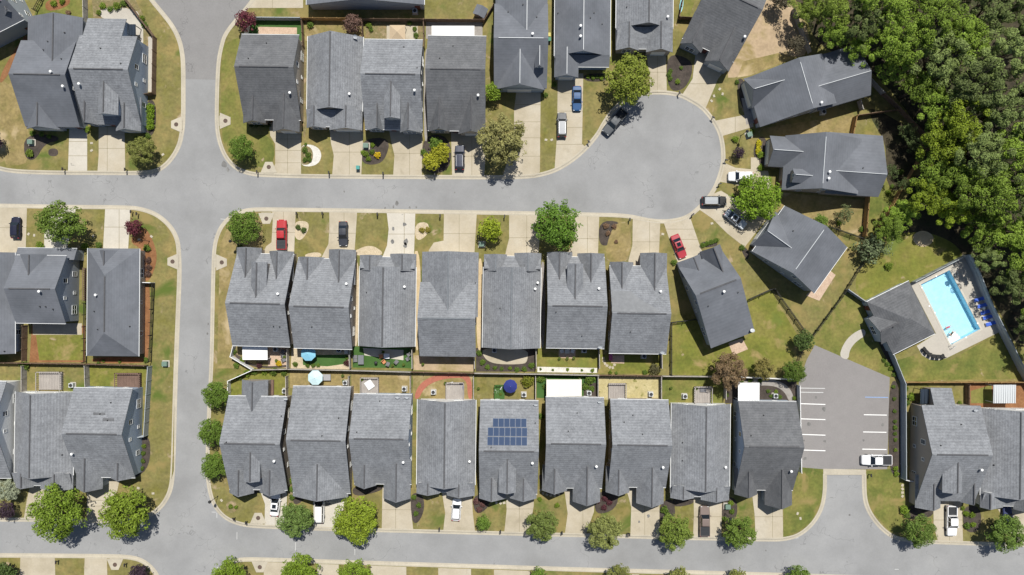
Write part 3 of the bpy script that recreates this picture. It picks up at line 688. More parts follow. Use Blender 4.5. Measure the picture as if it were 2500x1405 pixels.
    # cross gable on the front: its ridge dies into the main slope at yi
    def b_g(s, xl, xr, ridge, yf, yi, ze=2.95, kind='auto'):
        z = 5.5; ya, zA, yr, zR = s.mainS
        for _ in range(8): z = max(ze + .6, min(zR - .1, zA + (zR - zA) * (s.L(ridge, yi, z).y - ya) / (yr - ya)))
        xw = (s.L(xr, yf, ze).x - s.L(xl, yf, ze).x)
        xm = s.L(ridge, yf, z).x; a, b = s.L(xl, yf, ze).x, s.L(xr, yf, ze).x
        rq = ridge if a + .5 < xm < b - .5 else None
        yi2 = yi + (yi - yf) * .08
        s.b_G(xl, xr, yf, yi2, ze, z, rq, kind=('garage' if xw > 4.3 else 'window') if kind == 'auto' else kind, inset=(.3, 0) if s.front > 0 else (0, .3))
    # dormer: eaves high on the main slope
    def b_d(s, xl, xr, ridge, yf, yi, drop=1.3):
        z = 6.5; ya, zA, yr, zR = s.mainS
        for _ in range(8): z = min(zR - .1, zA + (zR - zA) * (s.L(ridge, yi, z).y - ya) / (yr - ya))
        ze = z - drop
        a, b, xm = s.L(xl, yf, ze).x, s.L(xr, yf, ze).x, s.L(ridge, yf, z).x
        rq = ridge if a + .4 < xm < b - .4 else None
        s.b_G(xl, xr, yf, yi + (yi - yf) * .08, ze, z, rq, kind='dormer', oh=.2, inset=(.25, 0) if s.front > 0 else (0, .25), wz=1.5)
    # lean-to roof: low edge yA, high edge yB
    def b_Z(s, xl, xr, yA, zA, yB, zB, walls=1):
        x0, x1 = s.L(xl, yA, zA).x, s.L(xr, yA, zA).x; ya, yb = s.L(xl, yA, zA).y, s.L(xl, yB, zB).y
        s.plane([(x0, ya, zA), (x1, ya, zA), (x1, yb, zB), (x0, yb, zB)])
        sg = 1 if ya > yb else -1
        s.strip((x0, ya, zA), (x1, ya, zA), (0, sg, 0), .13, .06)
        if walls:
            wa = ya - sg * .3; zz = zA + (zB - zA) * .3 / abs(yb - ya)
            s.wall.prism([(x0 + .3, wa, 0), (x0 + .3, wa, zz - .19), (x0 + .3, yb, zB - .19), (x0 + .3, yb, 0)], [(x1 - .3, wa, 0), (x1 - .3, wa, zz - .19), (x1 - .3, yb, zB - .19), (x1 - .3, yb, 0)])
    def window(s, kind, p, rz):
        f, g = WIN[kind]
        w = link('window', f, s.root, p, rz); link('pane', g, w)
    def doors(s):
        f = s.front; rz = math.pi if f > 0 else 0
        gs = [q for q in s.fronts if q[0] == 'garage']
        big = max(gs, key=lambda q: q[1][1] - q[1][0]) if gs else None
        for q in s.fronts:
            k, (a, b), y, ze = q; x = (a + b) / 2
            if k == 'dormer':
                if b - a > 1.3: s.window('small', (x, y, ze - .05), rz)
            elif q is big:
                w = 4.6 if b - a > 5.1 else 2.7
                link('garage_door', GAR[w], s.root, (x, y - (.0 if f > 0 else 0), .02), rz)
            else: s.window('double' if b - a > 2.6 else 'single', (x, y, 1.6), rz)
        if s.main:
            m = s.main
            spans = sorted((q[1] for q in s.fronts if q[0] != 'dormer'))
            x = (spans[0][1] + spans[1][0]) / 2 if len(spans) > 1 else m['x0'] + 1.2 if spans and spans[0][0] > m['x0'] + 2 else m['x1'] - 1.2
            d = link('front_door', DOOR, s.root, (x, m['wf'], .02), rz); link('door_handle', HANDLE, d)

def ranch(xl, xr, yb, ym, yf, ridge, g1, g2, zr=6.4, zg=4.9, ze=3.0, sgn=1):
    """long gable running front to back; a lower front with two small gables"""
    return [('G', xl, xr, yb, ym, ze, zr, ridge, None, None, (0, 0), 1, .35, None, 1),
            ('Z', xl + 2, xr - 2, yf - 4 * sgn, ze - .06, ym - 4 * sgn, ze + .95),
            ('G', g1[0], g1[1], ym - 10 * sgn, yf, ze - .03, zg, g1[2], None, None, (0, 0), 1, .35, 'window', 0, (.3, .0) if sgn > 0 else (0, .3)),
            ('G', g2[0], g2[1], ym - 10 * sgn, yf + 4 * sgn, ze - .09, zg + .25, g2[2], None, None, (0, 0), 1, .35, 'garage', 0, (.3, .0) if sgn > 0 else (0, .3))]

Z0, ZR, ZB_ = 3.0, 8.5, 4.7
# upper left
House('the tilted house in the top left corner', 'tilted grey house cut off by the top left corner of the photo', (20, 60), -27, 'smooth_shingle', 'grey_siding',
      [('S', -160, 60, 67, 5.2, 0, 8.6, -70, 5.2), ('d', 20, 45, 32, 40, 16)], name='house')
House('the upper left smooth grey house', 'grey house with smooth roof and one small front gable, beside the tan upper left yard', (117, 180), 1, 'smooth_shingle', 'grey_siding',
      [('S', 64, 197, 310, 3.3, 182, 8.4, 100, 5.0), ('G', 66, 200, 42, 172, 4.4, 7.0, 127), ('g', 67, 148, 92, 316, 252)], flues=[(128, 177), (158, 212)], pipes=[(157, 80), (116, 102), (150, 144), (106, 123)], name='house', trim=0)
House('the upper left house with a dormer', 'mottled roofed house with a dormer between two front gables, next to the curved fence', (262, 190), 1, 'mottled_shingle', 'blue_siding',
      [('S', 208, 347, 305, 3.1, 169, 8.6, 88, 5.2), ('S', 217, 311, 300, 3.0, 168, 8.25, 46, 3.75, 0, .35, 0), ('g', 207, 243, 228, 306, 240), ('d', 241, 290, 253, 281, 190), ('g', 285, 346, 304, 320, 243)],
      flues=[(197, 208)], pipes=[(245, 119), (295, 155)], trim=0)
# top row
House('the corner house right of the avenue', 'mottled two tone house on the grassy corner lot by the burgundy tree, two front gables', (660, 190), .8, 'dark_shingle', 'beige_siding',
      [('S', 597, 736, 293, 3.1, 163, 8.6, 85, 5.0), ('g', 595, 650, 617, 302, 236), ('g', 668, 733, 693, 322, 228)], flues=[(710, 228)], pipes=[(650, 106), (606, 144)])
House('the second top row house', 'long mottled ranch house with a shadowed front gable, second from left in the top row', (818, 190), .8, 'mottled_shingle', 'beige_siding',
      ranch(750, 886, 90, 272, 314, 804, (750, 797, 767), (806, 886, 845)), flues=[(855, 231)], dishes=[(868, 92)])
House('the third top row house', 'mottled house with a narrow central dormer, below the tan garden gazebo', (962, 205), .8, 'mottled_shingle', 'grey_siding',
      [('S', 893, 1034, 317, 3.1, 181, 8.5, 97, 5.0), ('g', 895, 938, 921, 320, 254), ('d', 938, 978, 954, 290, 200), ('g', 978, 1032, 997, 324, 252)], flues=[(1013, 222)], pipes=[(985, 115), (1018, 165)])
House('the house behind the black SUV', 'mottled house with two front gables and a long white canopy behind it', (1116, 200), .8, 'dark_shingle', 'beige_siding',
      [('S', 1046, 1187, 320, 3.1, 169, 8.5, 88, 5.0), ('g', 1047, 1101, 1073, 323, 238), ('g', 1121, 1186, 1151, 328, 232)], flues=[(1168, 234)], pipes=[(1105, 113), (1073, 143)])
House('the big front gable house', 'smooth grey house with one big front gable and a slim dormer', (1272, 100), .5, 'smooth_shingle', 'blue_siding',
      [('S', 1207, 1336, 216, 3.2, 93, 8.1, 10, 5.0), ('G', 1209, 1336, -80, 88, 4.7, 7.4, 1286), ('g', 1206, 1332, 1270, 220, 122), ('d', 1306, 1329, 1318, 166, 113)], flues=[(1300, 85)], pipes=[(1276, 12), (1240, 30), (1310, 42)], cap='pale_metal', trim=0)
House('the house above the blue sedan', 'smooth grey ranch house with a white ridge strip, above the driveway with two parked cars', (1422, 70), .5, 'smooth_shingle', 'blue_siding',
      [('G', 1354, 1490, -80, 138, 3.0, 6.4, 1425, None, None, (0, 0), 1, .35, None, 1), ('Z', 1356, 1488, 164, 2.94, 134, 4.0), ('G', 1354, 1413, 120, 190, 2.97, 4.8, 1385, None, None, (0, 0), 1, .35, 'garage', 0, (.3, 0))],
      flues=[(1417, 66), (1417, 91)], pipes=[(1362, 33), (1450, 32), (1470, 59), (1441, 44)], cap='pale_metal')
House('the house above the round olive tree', 'mottled ranch house with a dark triangular front gable, above the round olive green tree', (1574, 40), .5, 'mottled_shingle', 'taupe_siding',
      ranch(1504, 1643, -120, 70, 124, 1585, (1504, 1560, 1537), (1578, 1643, 1615)), flues=[(1629, 43)], pipes=[(1530, 18)])
House('the slanted house above the cul-de-sac', 'slanted dark roofed house with two front gables at the top of the cul-de-sac', (1750, 80), 25, 'dark_shingle', 'grey_siding',
      [('S', 1679, 1818, 128, 3.1, -18, 8.6, -100, 4.8), ('g', 1680, 1736, 1706, 142, 62), ('g', 1752, 1817, 1785, 155, 50)], flues=[(1815, 63)])
House('the house across the top edge', 'house cut off by the top edge with a shaded wall facing the fence', (890, -60), 0, 'smooth_shingle', 'grey_siding',
      [('G', 748, 1036, -150, 12, 3.4, 6.4, 880, None, None, (0, 0), 1, .35, None, 1)], front=1)
# round the cul-de-sac
House('the long house shaded by the wood', 'long smooth roofed house partly shaded by the wood, right of the cul-de-sac', (1960, 220), 73.7, 'smooth_shingle', 'grey_siding',
      [('S', 1894, 2018, 346, 3.1, 207, 8.4, 150, 5.6), ('G', 1890, 2019, 64, 200, 4.3, 7.0, 1962), ('g', 1893, 1968, 1924, 352, 258)], flues=[(2003, 188)], pipes=[(2015, 176)], cap='pale_metal', trim=0)
House('the long house with a boxy dormer', 'long smooth roofed house with a boxy dormer and rear wing, right of the cul-de-sac', (2010, 400), 94, 'smooth_shingle', 'taupe_siding',
      [('S', 1948, 2081, 497, 3.1, 398, 8.4, 310, 4.6), ('G', 1932, 2082, 260, 392, 4.0, 7.0, 2025), ('g', 1951, 2026, 1984, 535, 452), ('d', 2027, 2061, 2041, 474, 425)], flues=[(2030, 386), (2046, 387)], pipes=[(2014, 303)], cap='pale_metal', trim=0)
House('the house beneath the cul-de-sac tree', 'smooth roofed house turned diagonally, just below the bright round cul-de-sac tree', (1940, 610), 125.6, 'smooth_shingle', 'grey_siding',
      [('S', 1867, 2004, 692, 3.1, 580, 8.1, 509, 4.8), ('g', 1892, 1990, 1941, 702, 620)], pipes=[(1905, 640)], cap='pale_metal')
House('the slanted house with the red sedan', 'slanted smooth roofed house on the wide lawn, behind the parked red sedan', (1745, 720), 159, 'smooth_shingle', 'blue_siding',
      [('S', 1689, 1803, 812, 3.2, 735, 8.1, 601, 4.0), ('g', 1689, 1742, 1706, 831, 765), ('g', 1744, 1803, 1760, 826, 790)], flues=[(1723, 720)], pipes=[(1770, 700), (1690, 705)], dishes=[(1693, 606)], trim=0)
# middle row
MR = 1.0
House('the red pickup house', 'mottled roofed corner house behind the red pickup, white canopy at its back', (640, 730), 1.4, 'mottled_shingle', 'taupe_siding',
      [('S', 576, 716, 620, 3.1, 742, 8.6, 846, 4.4), ('g', 575, 636, 597, 606, 678), ('d', 612, 650, 624, 640, 726, 1.2), ('g', 655, 715, 673, 613, 680)], -1, flues=[(680, 717)], pipes=[(670, 796), (685, 797)])
House('the black sedan house', 'mottled roofed house behind the black sedan, light blue umbrella in its backyard', (792, 740), 1.4, 'mottled_shingle', 'taupe_siding',
      [('S', 725, 866, 632, 3.1, 750, 8.5, 852, 4.4), ('g', 726, 790, 748, 629, 684), ('g', 800, 866, 825, 609, 688)], -1, flues=[(846, 692)], pipes=[(763, 799)])
House('the stained driveway house', 'mottled ranch house behind the dark stained driveway, turf yard at its back', (946, 735), .8, 'mottled_shingle', 'beige_siding',
      ranch(877, 1015, 846, 652, 624, 934, (877, 932, 901), (951, 1015, 980), sgn=-1), -1, flues=[(988, 700)], pipes=[(895, 715)])
House('the deep front gable house', 'house whose long front gable joins a dark back slope, middle row, behind the double driveway', (1094, 745), .8, 'mottled_shingle', 'beige_siding',
      [('S', 1025, 1163, 690, 4.9, 778, 8.5, 871, 4.0), ('G', 1029, 1167, 616, 774, 3.6, 7.6, 1093, None, None, (0, 0), 1, .35, 'garage', 0)], -1, pipes=[(1160, 690)], cap='grey_ridge', trim=0)
House('the ranch house left of the big oak', 'mottled ranch house with pale ridge, white round vents near its right edge, middle row', (1250, 735), .8, 'mottled_shingle', 'beige_siding',
      ranch(1179, 1320, 850, 653, 622, 1249, (1180, 1236, 1209), (1254, 1320, 1288), sgn=-1), -1, flues=[(1312, 690), (1306, 705)], pipes=[(1221, 753)], cap='grey_ridge')
House('the house behind the big oak', 'two tone roofed house right behind the big round oak, middle row', (1404, 735), .8, 'mottled_shingle', 'taupe_siding',
      [('S', 1334, 1475, 628, 3.1, 748, 8.5, 851, 4.4), ('g', 1334, 1396, 1365, 617, 682), ('d', 1384, 1423, 1404, 644, 730, 1.2), ('g', 1408, 1474, 1442, 619, 688)], -1, flues=[(1461, 704)], pipes=[(1422, 820), (1358, 763)], dishes=[(1466, 845)])
House('the patched roof house', 'house with a pale patch of new shingles on its mottled roof', (1558, 745), .8, 'mottled_shingle', 'taupe_siding',
      [('S', 1486, 1625, 650, 3.1, 766, 8.5, 864, 4.4), ('g', 1487, 1545, 1518, 641, 704), ('g', 1561, 1627, 1598, 618, 708)], -1, flues=[(1611, 711)], pipes=[(1540, 811)], dishes=[(1617, 858)],
      patches=[([(1494, 712), (1540, 712), (1550, 722), (1575, 738), (1600, 752), (1610, 762), (1494, 762)][::-1], 'pale_shingle', 'shingle_patch')])
# left middle
House('the cut-off middle left house', 'smooth roofed house cut off by the left edge, below the black car', (-30, 740), 0, 'smooth_shingle', 'grey_siding',
      [('G', -110, 37, 617, 864, 3.0, 6.4, None, None, None, (0, 0), 1, .35, 'garage', 1)], -1, pipes=[(12, 858)])
House('the broad walled middle left house', 'smooth roofed house showing its broad grey side wall, under the large green tree', (105, 700), .8, 'smooth_shingle', 'grey_siding',
      [('S', 40, 162, 624, 4.9, 706, 8.5, 790, 4.9), ('Z', 42, 187, 606, 2.9, 634, 3.9), ('g', 45, 120, 69, 622, 672, 4.6)], -1, flues=[(100, 712)], pipes=[(33, 702), (99, 749), (113, 749), (131, 755)])
House('the hip roofed corner house', 'long hip roofed grey house on the corner, beside three round brown shrubs', (277, 740), .5, 'smooth_shingle', 'taupe_siding',
      [('G', 213, 340, 870, 607, 3.0, 6.2, None, None, None, (4.6, 5.2), 1, .35, None, 1), ('G', 240, 292, 612, 655, 2.97, 5.0, None, None, None, (0, 0), 1, .35, 'garage', 0, (0, .3))], -1, flues=[(237, 721)], pipes=[(231, 761), (240, 805), (318, 797)])
# lower left
House('the cut-off lower left house', 'white walled house cut off by the left edge at the lower left', (-40, 1050), 0, 'mottled_shingle', 'white_siding',
      [('S', -150, 28, 1168, 3.4, 1040, 8.6, 932, 4.8)], 1)
House('the lower left ranch house', 'long mottled ranch house at lower left with a bright white back gable', (107, 1070), .8, 'mottled_shingle', 'white_siding',
      ranch(36, 180, 957, 1160, 1190, 72, (36, 84, 52), (100, 180, 133), zg=4.6), pipes=[(153, 1110)])
House('the lower left corner house', 'mottled house with a pale side wall on the corner, above the two big street trees', (260, 1060), 1, 'mottled_shingle', 'blue_siding',
      [('S', 190, 332, 1166, 3.2, 1061, 8.6, 948, 4.8), ('g', 188, 253, 207, 1194, 1116), ('g', 270, 327, 288, 1167, 1124)], flues=[(180, 1109)], pipes=[(270, 983), (244, 1011), (263, 1026)], patches=[([(227, 1008), (256, 1008), (256, 1014), (227, 1014)][::-1], 'dark_shingle', 'shingle_patch'), ([(250, 1021), (278, 1021), (278, 1029), (250, 1029)][::-1], 'dark_shingle', 'shingle_patch')])
# bottom row
House('the bottom row corner house', 'mottled house with rear wing and central dormer, beside three round street trees', (632, 1085), 1, 'mottled_shingle', 'taupe_siding',
      [('S', 562, 704, 1196, 3.1, 1085, 8.6, 968, 4.4), ('G', 588, 652, 928, 1000, 3.3, 5.9, 613), ('g', 562, 622, 583, 1205, 1143), ('d', 597, 636, 611, 1176, 1105, 1.2), ('g', 636, 699, 659, 1202, 1142)], flues=[(672, 1124)], pipes=[(553, 1081), (686, 1015)], dishes=[(698, 970)])
House('the pale blue umbrella house', 'mottled house with one wide front gable, pale blue umbrella behind it', (782, 1080), 1, 'mottled_shingle', 'taupe_siding',
      [('S', 718, 858, 1204, 3.1, 1077, 8.5, 944, 4.4), ('g', 717, 852, 775, 1213, 1128)], pipes=[(826, 1020), (786, 1064)])
House('the third bottom row house', 'mottled house with a small and a large front gable, third along the bottom row', (930, 1085), .8, 'mottled_shingle', 'blue_siding',
      [('S', 866, 1006, 1182, 3.1, 1073, 8.5, 963, 4.4), ('g', 866, 920, 890, 1186, 1130), ('g', 938, 1004, 968, 1217, 1128)], flues=[(986, 1127)], pipes=[(926, 979), (871, 1056)], dishes=[(970, 967), (993, 967)])
House('the ranch house by the brick path', 'mottled ranch house with white back gable, below the curved red brick path', (1088, 1090), .6, 'mottled_shingle', 'white_siding',
      ranch(1018, 1161, 976, 1184, 1206, 1085, (1018, 1074, 1045), (1092, 1160, 1121), zg=4.6), flues=[(1147, 1125)])
HOUSE_SOLAR = House('the solar panel house', 'mottled house with three rows of blue solar panels on its back slope', (1242, 1095), .6, 'mottled_shingle', 'taupe_siding',
      [('S', 1172, 1313, 1206, 3.1, 1103, 8.5, 978, 4.4), ('g', 1171, 1236, 1201, 1218, 1163), ('d', 1218, 1260, 1239, 1203, 1122, 1.2), ('g', 1246, 1311, 1279, 1217, 1163)], flues=[(1300, 1129)], pipes=[(1306, 1032), (1199, 1093)], dishes=[(1307, 985)])
House('the cream canopy house', 'mottled house with two front gables and a cream canopy at its back', (1400, 1085), .8, 'mottled_shingle', 'taupe_siding',
      [('S', 1330, 1471, 1192, 3.1, 1085, 8.5, 970, 4.4), ('g', 1325, 1386, 1355, 1199, 1140), ('g', 1400, 1467, 1435, 1225, 1135)], flues=[(1456, 1137)], pipes=[(1408, 1008), (1387, 1053)], dishes=[(1462, 978)])
House('the straw yard house', 'mottled house with two front gables below the pale straw covered backyard', (1556, 1090), .8, 'mottled_shingle', 'taupe_siding',
      [('S', 1486, 1627, 1190, 3.1, 1088, 8.5, 976, 4.4), ('g', 1480, 1538, 1512, 1203, 1143), ('g', 1555, 1622, 1594, 1229, 1138)], flues=[(1618, 1139)], pipes=[(1544, 1014), (1523, 1031), (1568, 1060)])
House('the brown pickup house', 'mottled ranch house with a white back gable, above the brown pickup', (1711, 1100), .6, 'mottled_shingle', 'white_siding',
      ranch(1638, 1782, 986, 1192, 1217, 1724, (1638, 1696, 1670), (1712, 1781, 1751), zg=4.6), flues=[(1770, 1139)], pipes=[(1666, 1081), (1666, 1125)])
House('the house left of the car park', 'two tone house with white ribbed pergola behind, left of the car park', (1872, 1090), .6, 'dark_shingle', 'blue_siding',
      [('S', 1796, 1937, 1197, 3.1, 1092, 8.6, 980, 4.4), ('g', 1794, 1850, 1830, 1208, 1148), ('g', 1868, 1935, 1911, 1233, 1143)], flues=[(1930, 1149)], pipes=[(1863, 1014), (1833, 1064)])
# lower right
House('the lower right house with a dormer', 'mottled house with a glass sunroom at its back, right of the mulched car park edge', (2312, 1100), .8, 'mottled_shingle', 'taupe_siding',
      [('S', 2238, 2381, 1224, 3.1, 1111, 8.5, 990, 4.6), ('S', 2268, 2320, 1200, 3.05, 1111, 8.35, 948, 3.2, 0, .3, 0), ('g', 2236, 2298, 2282, 1241, 1166), ('d', 2302, 2350, 2340, 1203, 1124, 1.2), ('g', 2345, 2381, 2363, 1226, 1165)], flues=[(2393, 1145)], pipes=[(2345, 1036), (2296, 1088)], dishes=[(2376, 998)], trim=0)
House('the cut-off lower right house', 'mottled ranch house cut off by the right edge, behind the dark blue car', (2470, 1110), .6, 'mottled_shingle', 'white_siding',
      ranch(2394, 2540, 998, 1210, 1240, 2492, (2394, 2450, 2420), (2475, 2540, 2508), zg=4.6), pipes=[(2426, 1136)])
# pool house
House('the pool house', 'hip roofed pool house with a small front gable beside the swimming pool', (2195, 775), 63.5, 'dark_shingle', 'blue_siding',
      [('G', 2126, 2270, 829, 714, 3.0, 5.9, None, None, None, (4.3, 4.3), 0, .35, None, 1), ('G', 2164, 2235, 780, 843, 2.9, 5.0, None, None, None, (0, 0), 1, .3, 'window', 0, (.3, 0))], name='pool_house', cat='pool house', pipes=[(2210, 800)])

# solar panels belong to their roof: find that house again and lay the rows on its back slope
def solar():
    h = HOUSE_SOLAR
    rows = [(1202.5, 1285, 1022, 1042.5, 6), (1190.5, 1287, 1044.5, 1065, 7), (1189.5, 1287, 1067, 1087.5, 7)]
    for x0, x1, y0, y1, n in rows:
        w = (x1 - x0) / n
        for i in range(n):
            q = [h.hit(x, y) for x, y in ((x0 + i * w + .4, y1), (x0 + (i + 1) * w - .4, y1), (x0 + (i + 1) * w - .4, y0), (x0 + i * w + .4, y0))]
            p = MB().slab([(v.x, v.y, v.z + .14) for v in q], .05).build('solar_panel', 'solar_frame', h.r)
            c = sum(q, Vector()) / 4
            MB().slab([(c.x + (v.x - c.x) * .95, c.y + (v.y - c.y) * .965, c.z + (v.z - c.z) * .965 + .147) for v in q], .02).build('solar_cells', 'solar_cell', p)
solar()
# ------------------------------------------------------------------ trees
def leaves(mb, rnd, c, n, size, up=.75, shape=1.0):
    """n leaf cards scattered through the clump at c = (x, y, z, rx, rz)"""
    cx, cy, cz, rx, rz = c
    for _ in range(n):
        while True:
            p = Vector((rnd.uniform(-1, 1), rnd.uniform(-1, 1), rnd.uniform(-1, 1)))
            if .05 < p.length < 1: break
        p = p.normalized() * (p.length ** .45)
        nn = (p + Vector((rnd.gauss(0, .45), rnd.gauss(0, .45), up + rnd.gauss(0, .45)))).normalized()
        u = nn.orthogonal().normalized(); u = (Matrix.Rotation(rnd.uniform(0, 6.28), 3, nn) @ u); v = nn.cross(u)
        s = size * rnd.uniform(.6, 1.35)
        o = Vector((cx + p.x * rx, cy + p.y * rx, cz + p.z * rz))
        a = s * shape
        mb.add([o - u * a, o - v * s * .5 + nn * s * .12, o + u * a, o + v * s * .5 + nn * s * .12], [(0, 1, 2), (0, 2, 3)])

def crown_mesh(seed, nclump, per, size, flat=.72, cr=.33, ragged=.12, shape=1.0, spread=1.0):
    rnd = random.Random(seed); mb = MB(); cl = []
    for i in range(nclump):
        # clumps over a dome, fuller above than below
        t = (i + .5) / nclump; ph = i * 2.39996 + rnd.uniform(-.4, .4)
        zz = 1 - 1.45 * t; rr = math.sqrt(max(0, 1 - min(1, abs(zz)) ** 2)) if zz < 1 else 0
        k = (1 - cr) * rnd.uniform(1 - ragged * 2, 1 + ragged)
        r = cr * rnd.uniform(.75, 1.25)
        c = (rr * math.cos(ph) * k * spread, rr * math.sin(ph) * k * spread, zz * flat * k, r, r * .8)
        cl.append(c); leaves(mb, rnd, c, int(per * rnd.uniform(.7, 1.3)), size, shape=shape)
    for i in range(nclump // 3):       # loose sprays past the outline
        ph = rnd.uniform(0, 6.28); k = rnd.uniform(.88, 1.06)
        leaves(mb, rnd, (math.cos(ph) * k, math.sin(ph) * k, rnd.uniform(-.3, .15) * flat, .12, .1), int(per * .12), size, shape=shape)
    return mb.mesh('crown', 'leaf', fix=False), cl

def trunk_mesh(cl, seed, stems=1, zb=-1.05):
    rnd = random.Random(seed); mb = MB()
    for s in range(stems):
        a = s * 6.28 / max(1, stems); off = .06 * (stems > 1)
        b0 = Vector((math.cos(a) * off, math.sin(a) * off, zb)); fork = Vector((math.cos(a) * off * 2.5, math.sin(a) * off * 2.5, zb + .52))
        mb.tube(b0, fork, .075 / stems ** .5, .05 / stems ** .5, 8)
        for c in cl[s::max(1, stems * 2)]:
            mid = fork.lerp(Vector(c[:3]), .5) + Vector((rnd.uniform(-.05, .05), rnd.uniform(-.05, .05), -.03))
            mb.tube(fork, mid, .036 / stems ** .5, .02, 5); mb.tube(mid, Vector(c[:3]), .02, .008, 4)
    return mb.mesh('trunk', 'bark', fix=False)

TREES = {}
def habit(kind, variants, stems=1, **kw):
    out = []
    for i in range(variants):
        cm, cl = crown_mesh(hash(kind) % 1000 if 0 else sum(map(ord, kind)) * 7 + i, **kw)
        out.append((cm, trunk_mesh(cl, i, stems)))
    TREES[kind] = out
habit('oak', 3, nclump=48, per=130, size=.046, flat=.74, cr=.24, ragged=.17)
habit('wood', 3, nclump=40, per=190, size=.038, flat=.9, cr=.20, ragged=.30)
habit('pine', 3, nclump=34, per=210, size=.034, flat=1.0, cr=.19, ragged=.36, shape=1.5)
habit('myrtle', 2, stems=3, nclump=56, per=120, size=.042, flat=.85, cr=.20, ragged=.22, shape=1.3)
habit('small', 3, nclump=22, per=60, size=.095, flat=.8, cr=.36, ragged=.15)
habit('sparse', 1, stems=2, nclump=20, per=60, size=.065, flat=.8, cr=.28, ragged=.35)
def bush_mesh(seed, n=420, size=.15):
    rnd = random.Random(seed); mb = MB()
    for i in range(9):
        a = i * 2.4; k = .55 * math.sqrt((i + .3) / 9)
        leaves(mb, rnd, (math.cos(a) * k, math.sin(a) * k, .50 + .25 * (1 - k * 1.6), .42, .40), n // 9, size, up=.5)
    return mb.mesh('shrub', 'leaf', fix=False)
BUSH = [bush_mesh(i) for i in range(4)]
LK = 1.65      # leaves lie at every angle, so a crown reads darker than one leaf
GREEN, BRIGHT, OLIVE, DARK, YEL = (.075, .120, .016), (.105, .155, .014), (.115, .125, .030), (.045, .070, .016), (.20, .20, .015)
BURG, BROWN, PURP, PINE, GREY = (.075, .018, .025), (.085, .050, .038), (.030, .018, .026), (.100, .130, .038), (.10, .125, .06)
NT = [0]
def tint(c, k): return tuple(v * k for v in c)
TREE0 = {}
def tree(px, py, r, kind, col, label, group=None, h=None, name='tree', cat='tree', squash=1.0):
    """px, py, r: where the crown's middle shows in the photo and its radius, in pixels"""
    NT[0] += 1; i = NT[0]
    R = r * S; zc = (.95 * R + .8) if h is None else h
    R *= (1 - zc / H) * .91      # loose sprays reach past the nominal radius
    p = W(px, py, zc)
    cm, tm = TREES[kind][i % len(TREES[kind])]
    rz = i * 1.7
    if kind not in TREE0:
        t = thing(name, label, cat, (p.x, p.y, 0), rz, group)
        c = link('crown', cm, t); k = link('trunk', tm, t); TREE0[kind] = (t, c, k)
    else:
        t0, c0, k0 = TREE0[kind]
        t = t0.copy(); COL.objects.link(t); t.name = name; t.location = (p.x, p.y, 0); t.rotation_euler = (0, 0, rz)
        tag(t, label, cat)
        if group: t['group'] = group
        elif 'group' in t: del t['group']
        c = c0.copy(); k = k0.copy()
        for o, me in ((c, cm), (k, tm)): COL.objects.link(o); o.parent = t; o.data = me
    c.location = (0, 0, zc); c.scale = (R, R * squash, R); c.color = (*tint(col, LK), 1)
    k.location = (0, 0, zc); k.scale = (R, R * squash, zc / 1.05)
    # limbs scale with the trunk; keep the stem reaching the ground
    return t
def tint(c, k): return tuple(v * k for v in c)
T = tree
st = 'trees along the streets'
T(599, 49, 29, 'small', BURG, 'burgundy tree at the top corner by the grey fence')
T(860, 60, 27, 'small', BROWN, 'brown leaved tree behind the second top row house')
T(345, 368, 37, 'myrtle', OLIVE, 'olive tree beside the upper left driveway and kerb', st)
T(590, 362, 34, 'oak', GREEN, 'round green tree on the corner lawn right of the avenue', st)
T(1052, 395, 26, 'small', YEL, 'yellow green low tree beside the black SUV driveway')
T(1078, 372, 26, 'small', tint(YEL, .95), 'yellow green taller tree nearest the black SUV driveway')
T(1064, 352, 19, 'small', GREEN, 'plain green small tree behind the yellow green pair')
T(1228, 343, 64, 'myrtle', (.155, .148, .052), 'large feathery tan green crape myrtle over two driveways', st)
T(1537, 193, 64, 'oak', (.125, .150, .020), 'large olive green tree above the dark pickup on the cul-de-sac', st)
T(1846, 484, 63, 'oak', (.10, .160, .012), 'bright green tree over the white and silver cars', st, h=4.0)
T(147, 545, 62, 'oak', (.080, .120, .018), 'large green tree at left beside the dark hatchback driveway', st, squash=.85)
T(326, 556, 23, 'small', BURG, 'burgundy tree in the orange bed on the left corner')
T(594, 552, 45, 'oak', GREEN, 'green tree on the corner left of the red pickup', st)
T(1199, 560, 34, 'small', (.145, .18, .012), 'yellow green tree on a lawn strip between two middle row driveways', st)
T(1360, 550, 63, 'oak', (.068, .125, .014), 'big round green oak over the middle row driveway and kerb', st)
T(527, 962, 36, 'oak', GREEN, 'topmost of three round trees by the lower avenue kerb', st)
T(516, 1055, 37, 'oak', GREEN, 'middle of three round trees by the lower avenue kerb', st)
T(521, 1138, 35, 'oak', GREEN, 'lowest of three round trees by the lower avenue kerb', st)
T(141, 1253, 72, 'oak', (.095, .14, .014), 'largest round street tree at the lower left', st)
T(305, 1252, 66, 'oak', (.105, .145, .014), 'round street tree right of the largest lower left tree', st)
T(722, 1268, 45, 'myrtle', (.085, .128, .03), 'speckled green tree between the white car and white van', st)
T(868, 1273, 60, 'oak', (.13, .17, .014), 'bright yellow green street tree right of the white van', st)
T(1179, 1277, 21, 'small', GREEN, 'small round green tree right of the white hatchback', st)
T(1323, 1281, 42, 'myrtle', (.095, .122, .028), 'dull green street tree below the cream canopy house', st)
T(1477, 1297, 46, 'myrtle', (.14, .155, .045), 'pinkish green crape myrtle on the bottom street', st)
T(1648, 1300, 44, 'myrtle', (.10, .135, .022), 'olive green street tree left of the brown pickup', st)
T(1806, 1302, 42, 'myrtle', (.085, .128, .02), 'green street tree right of the brown pickup', st)
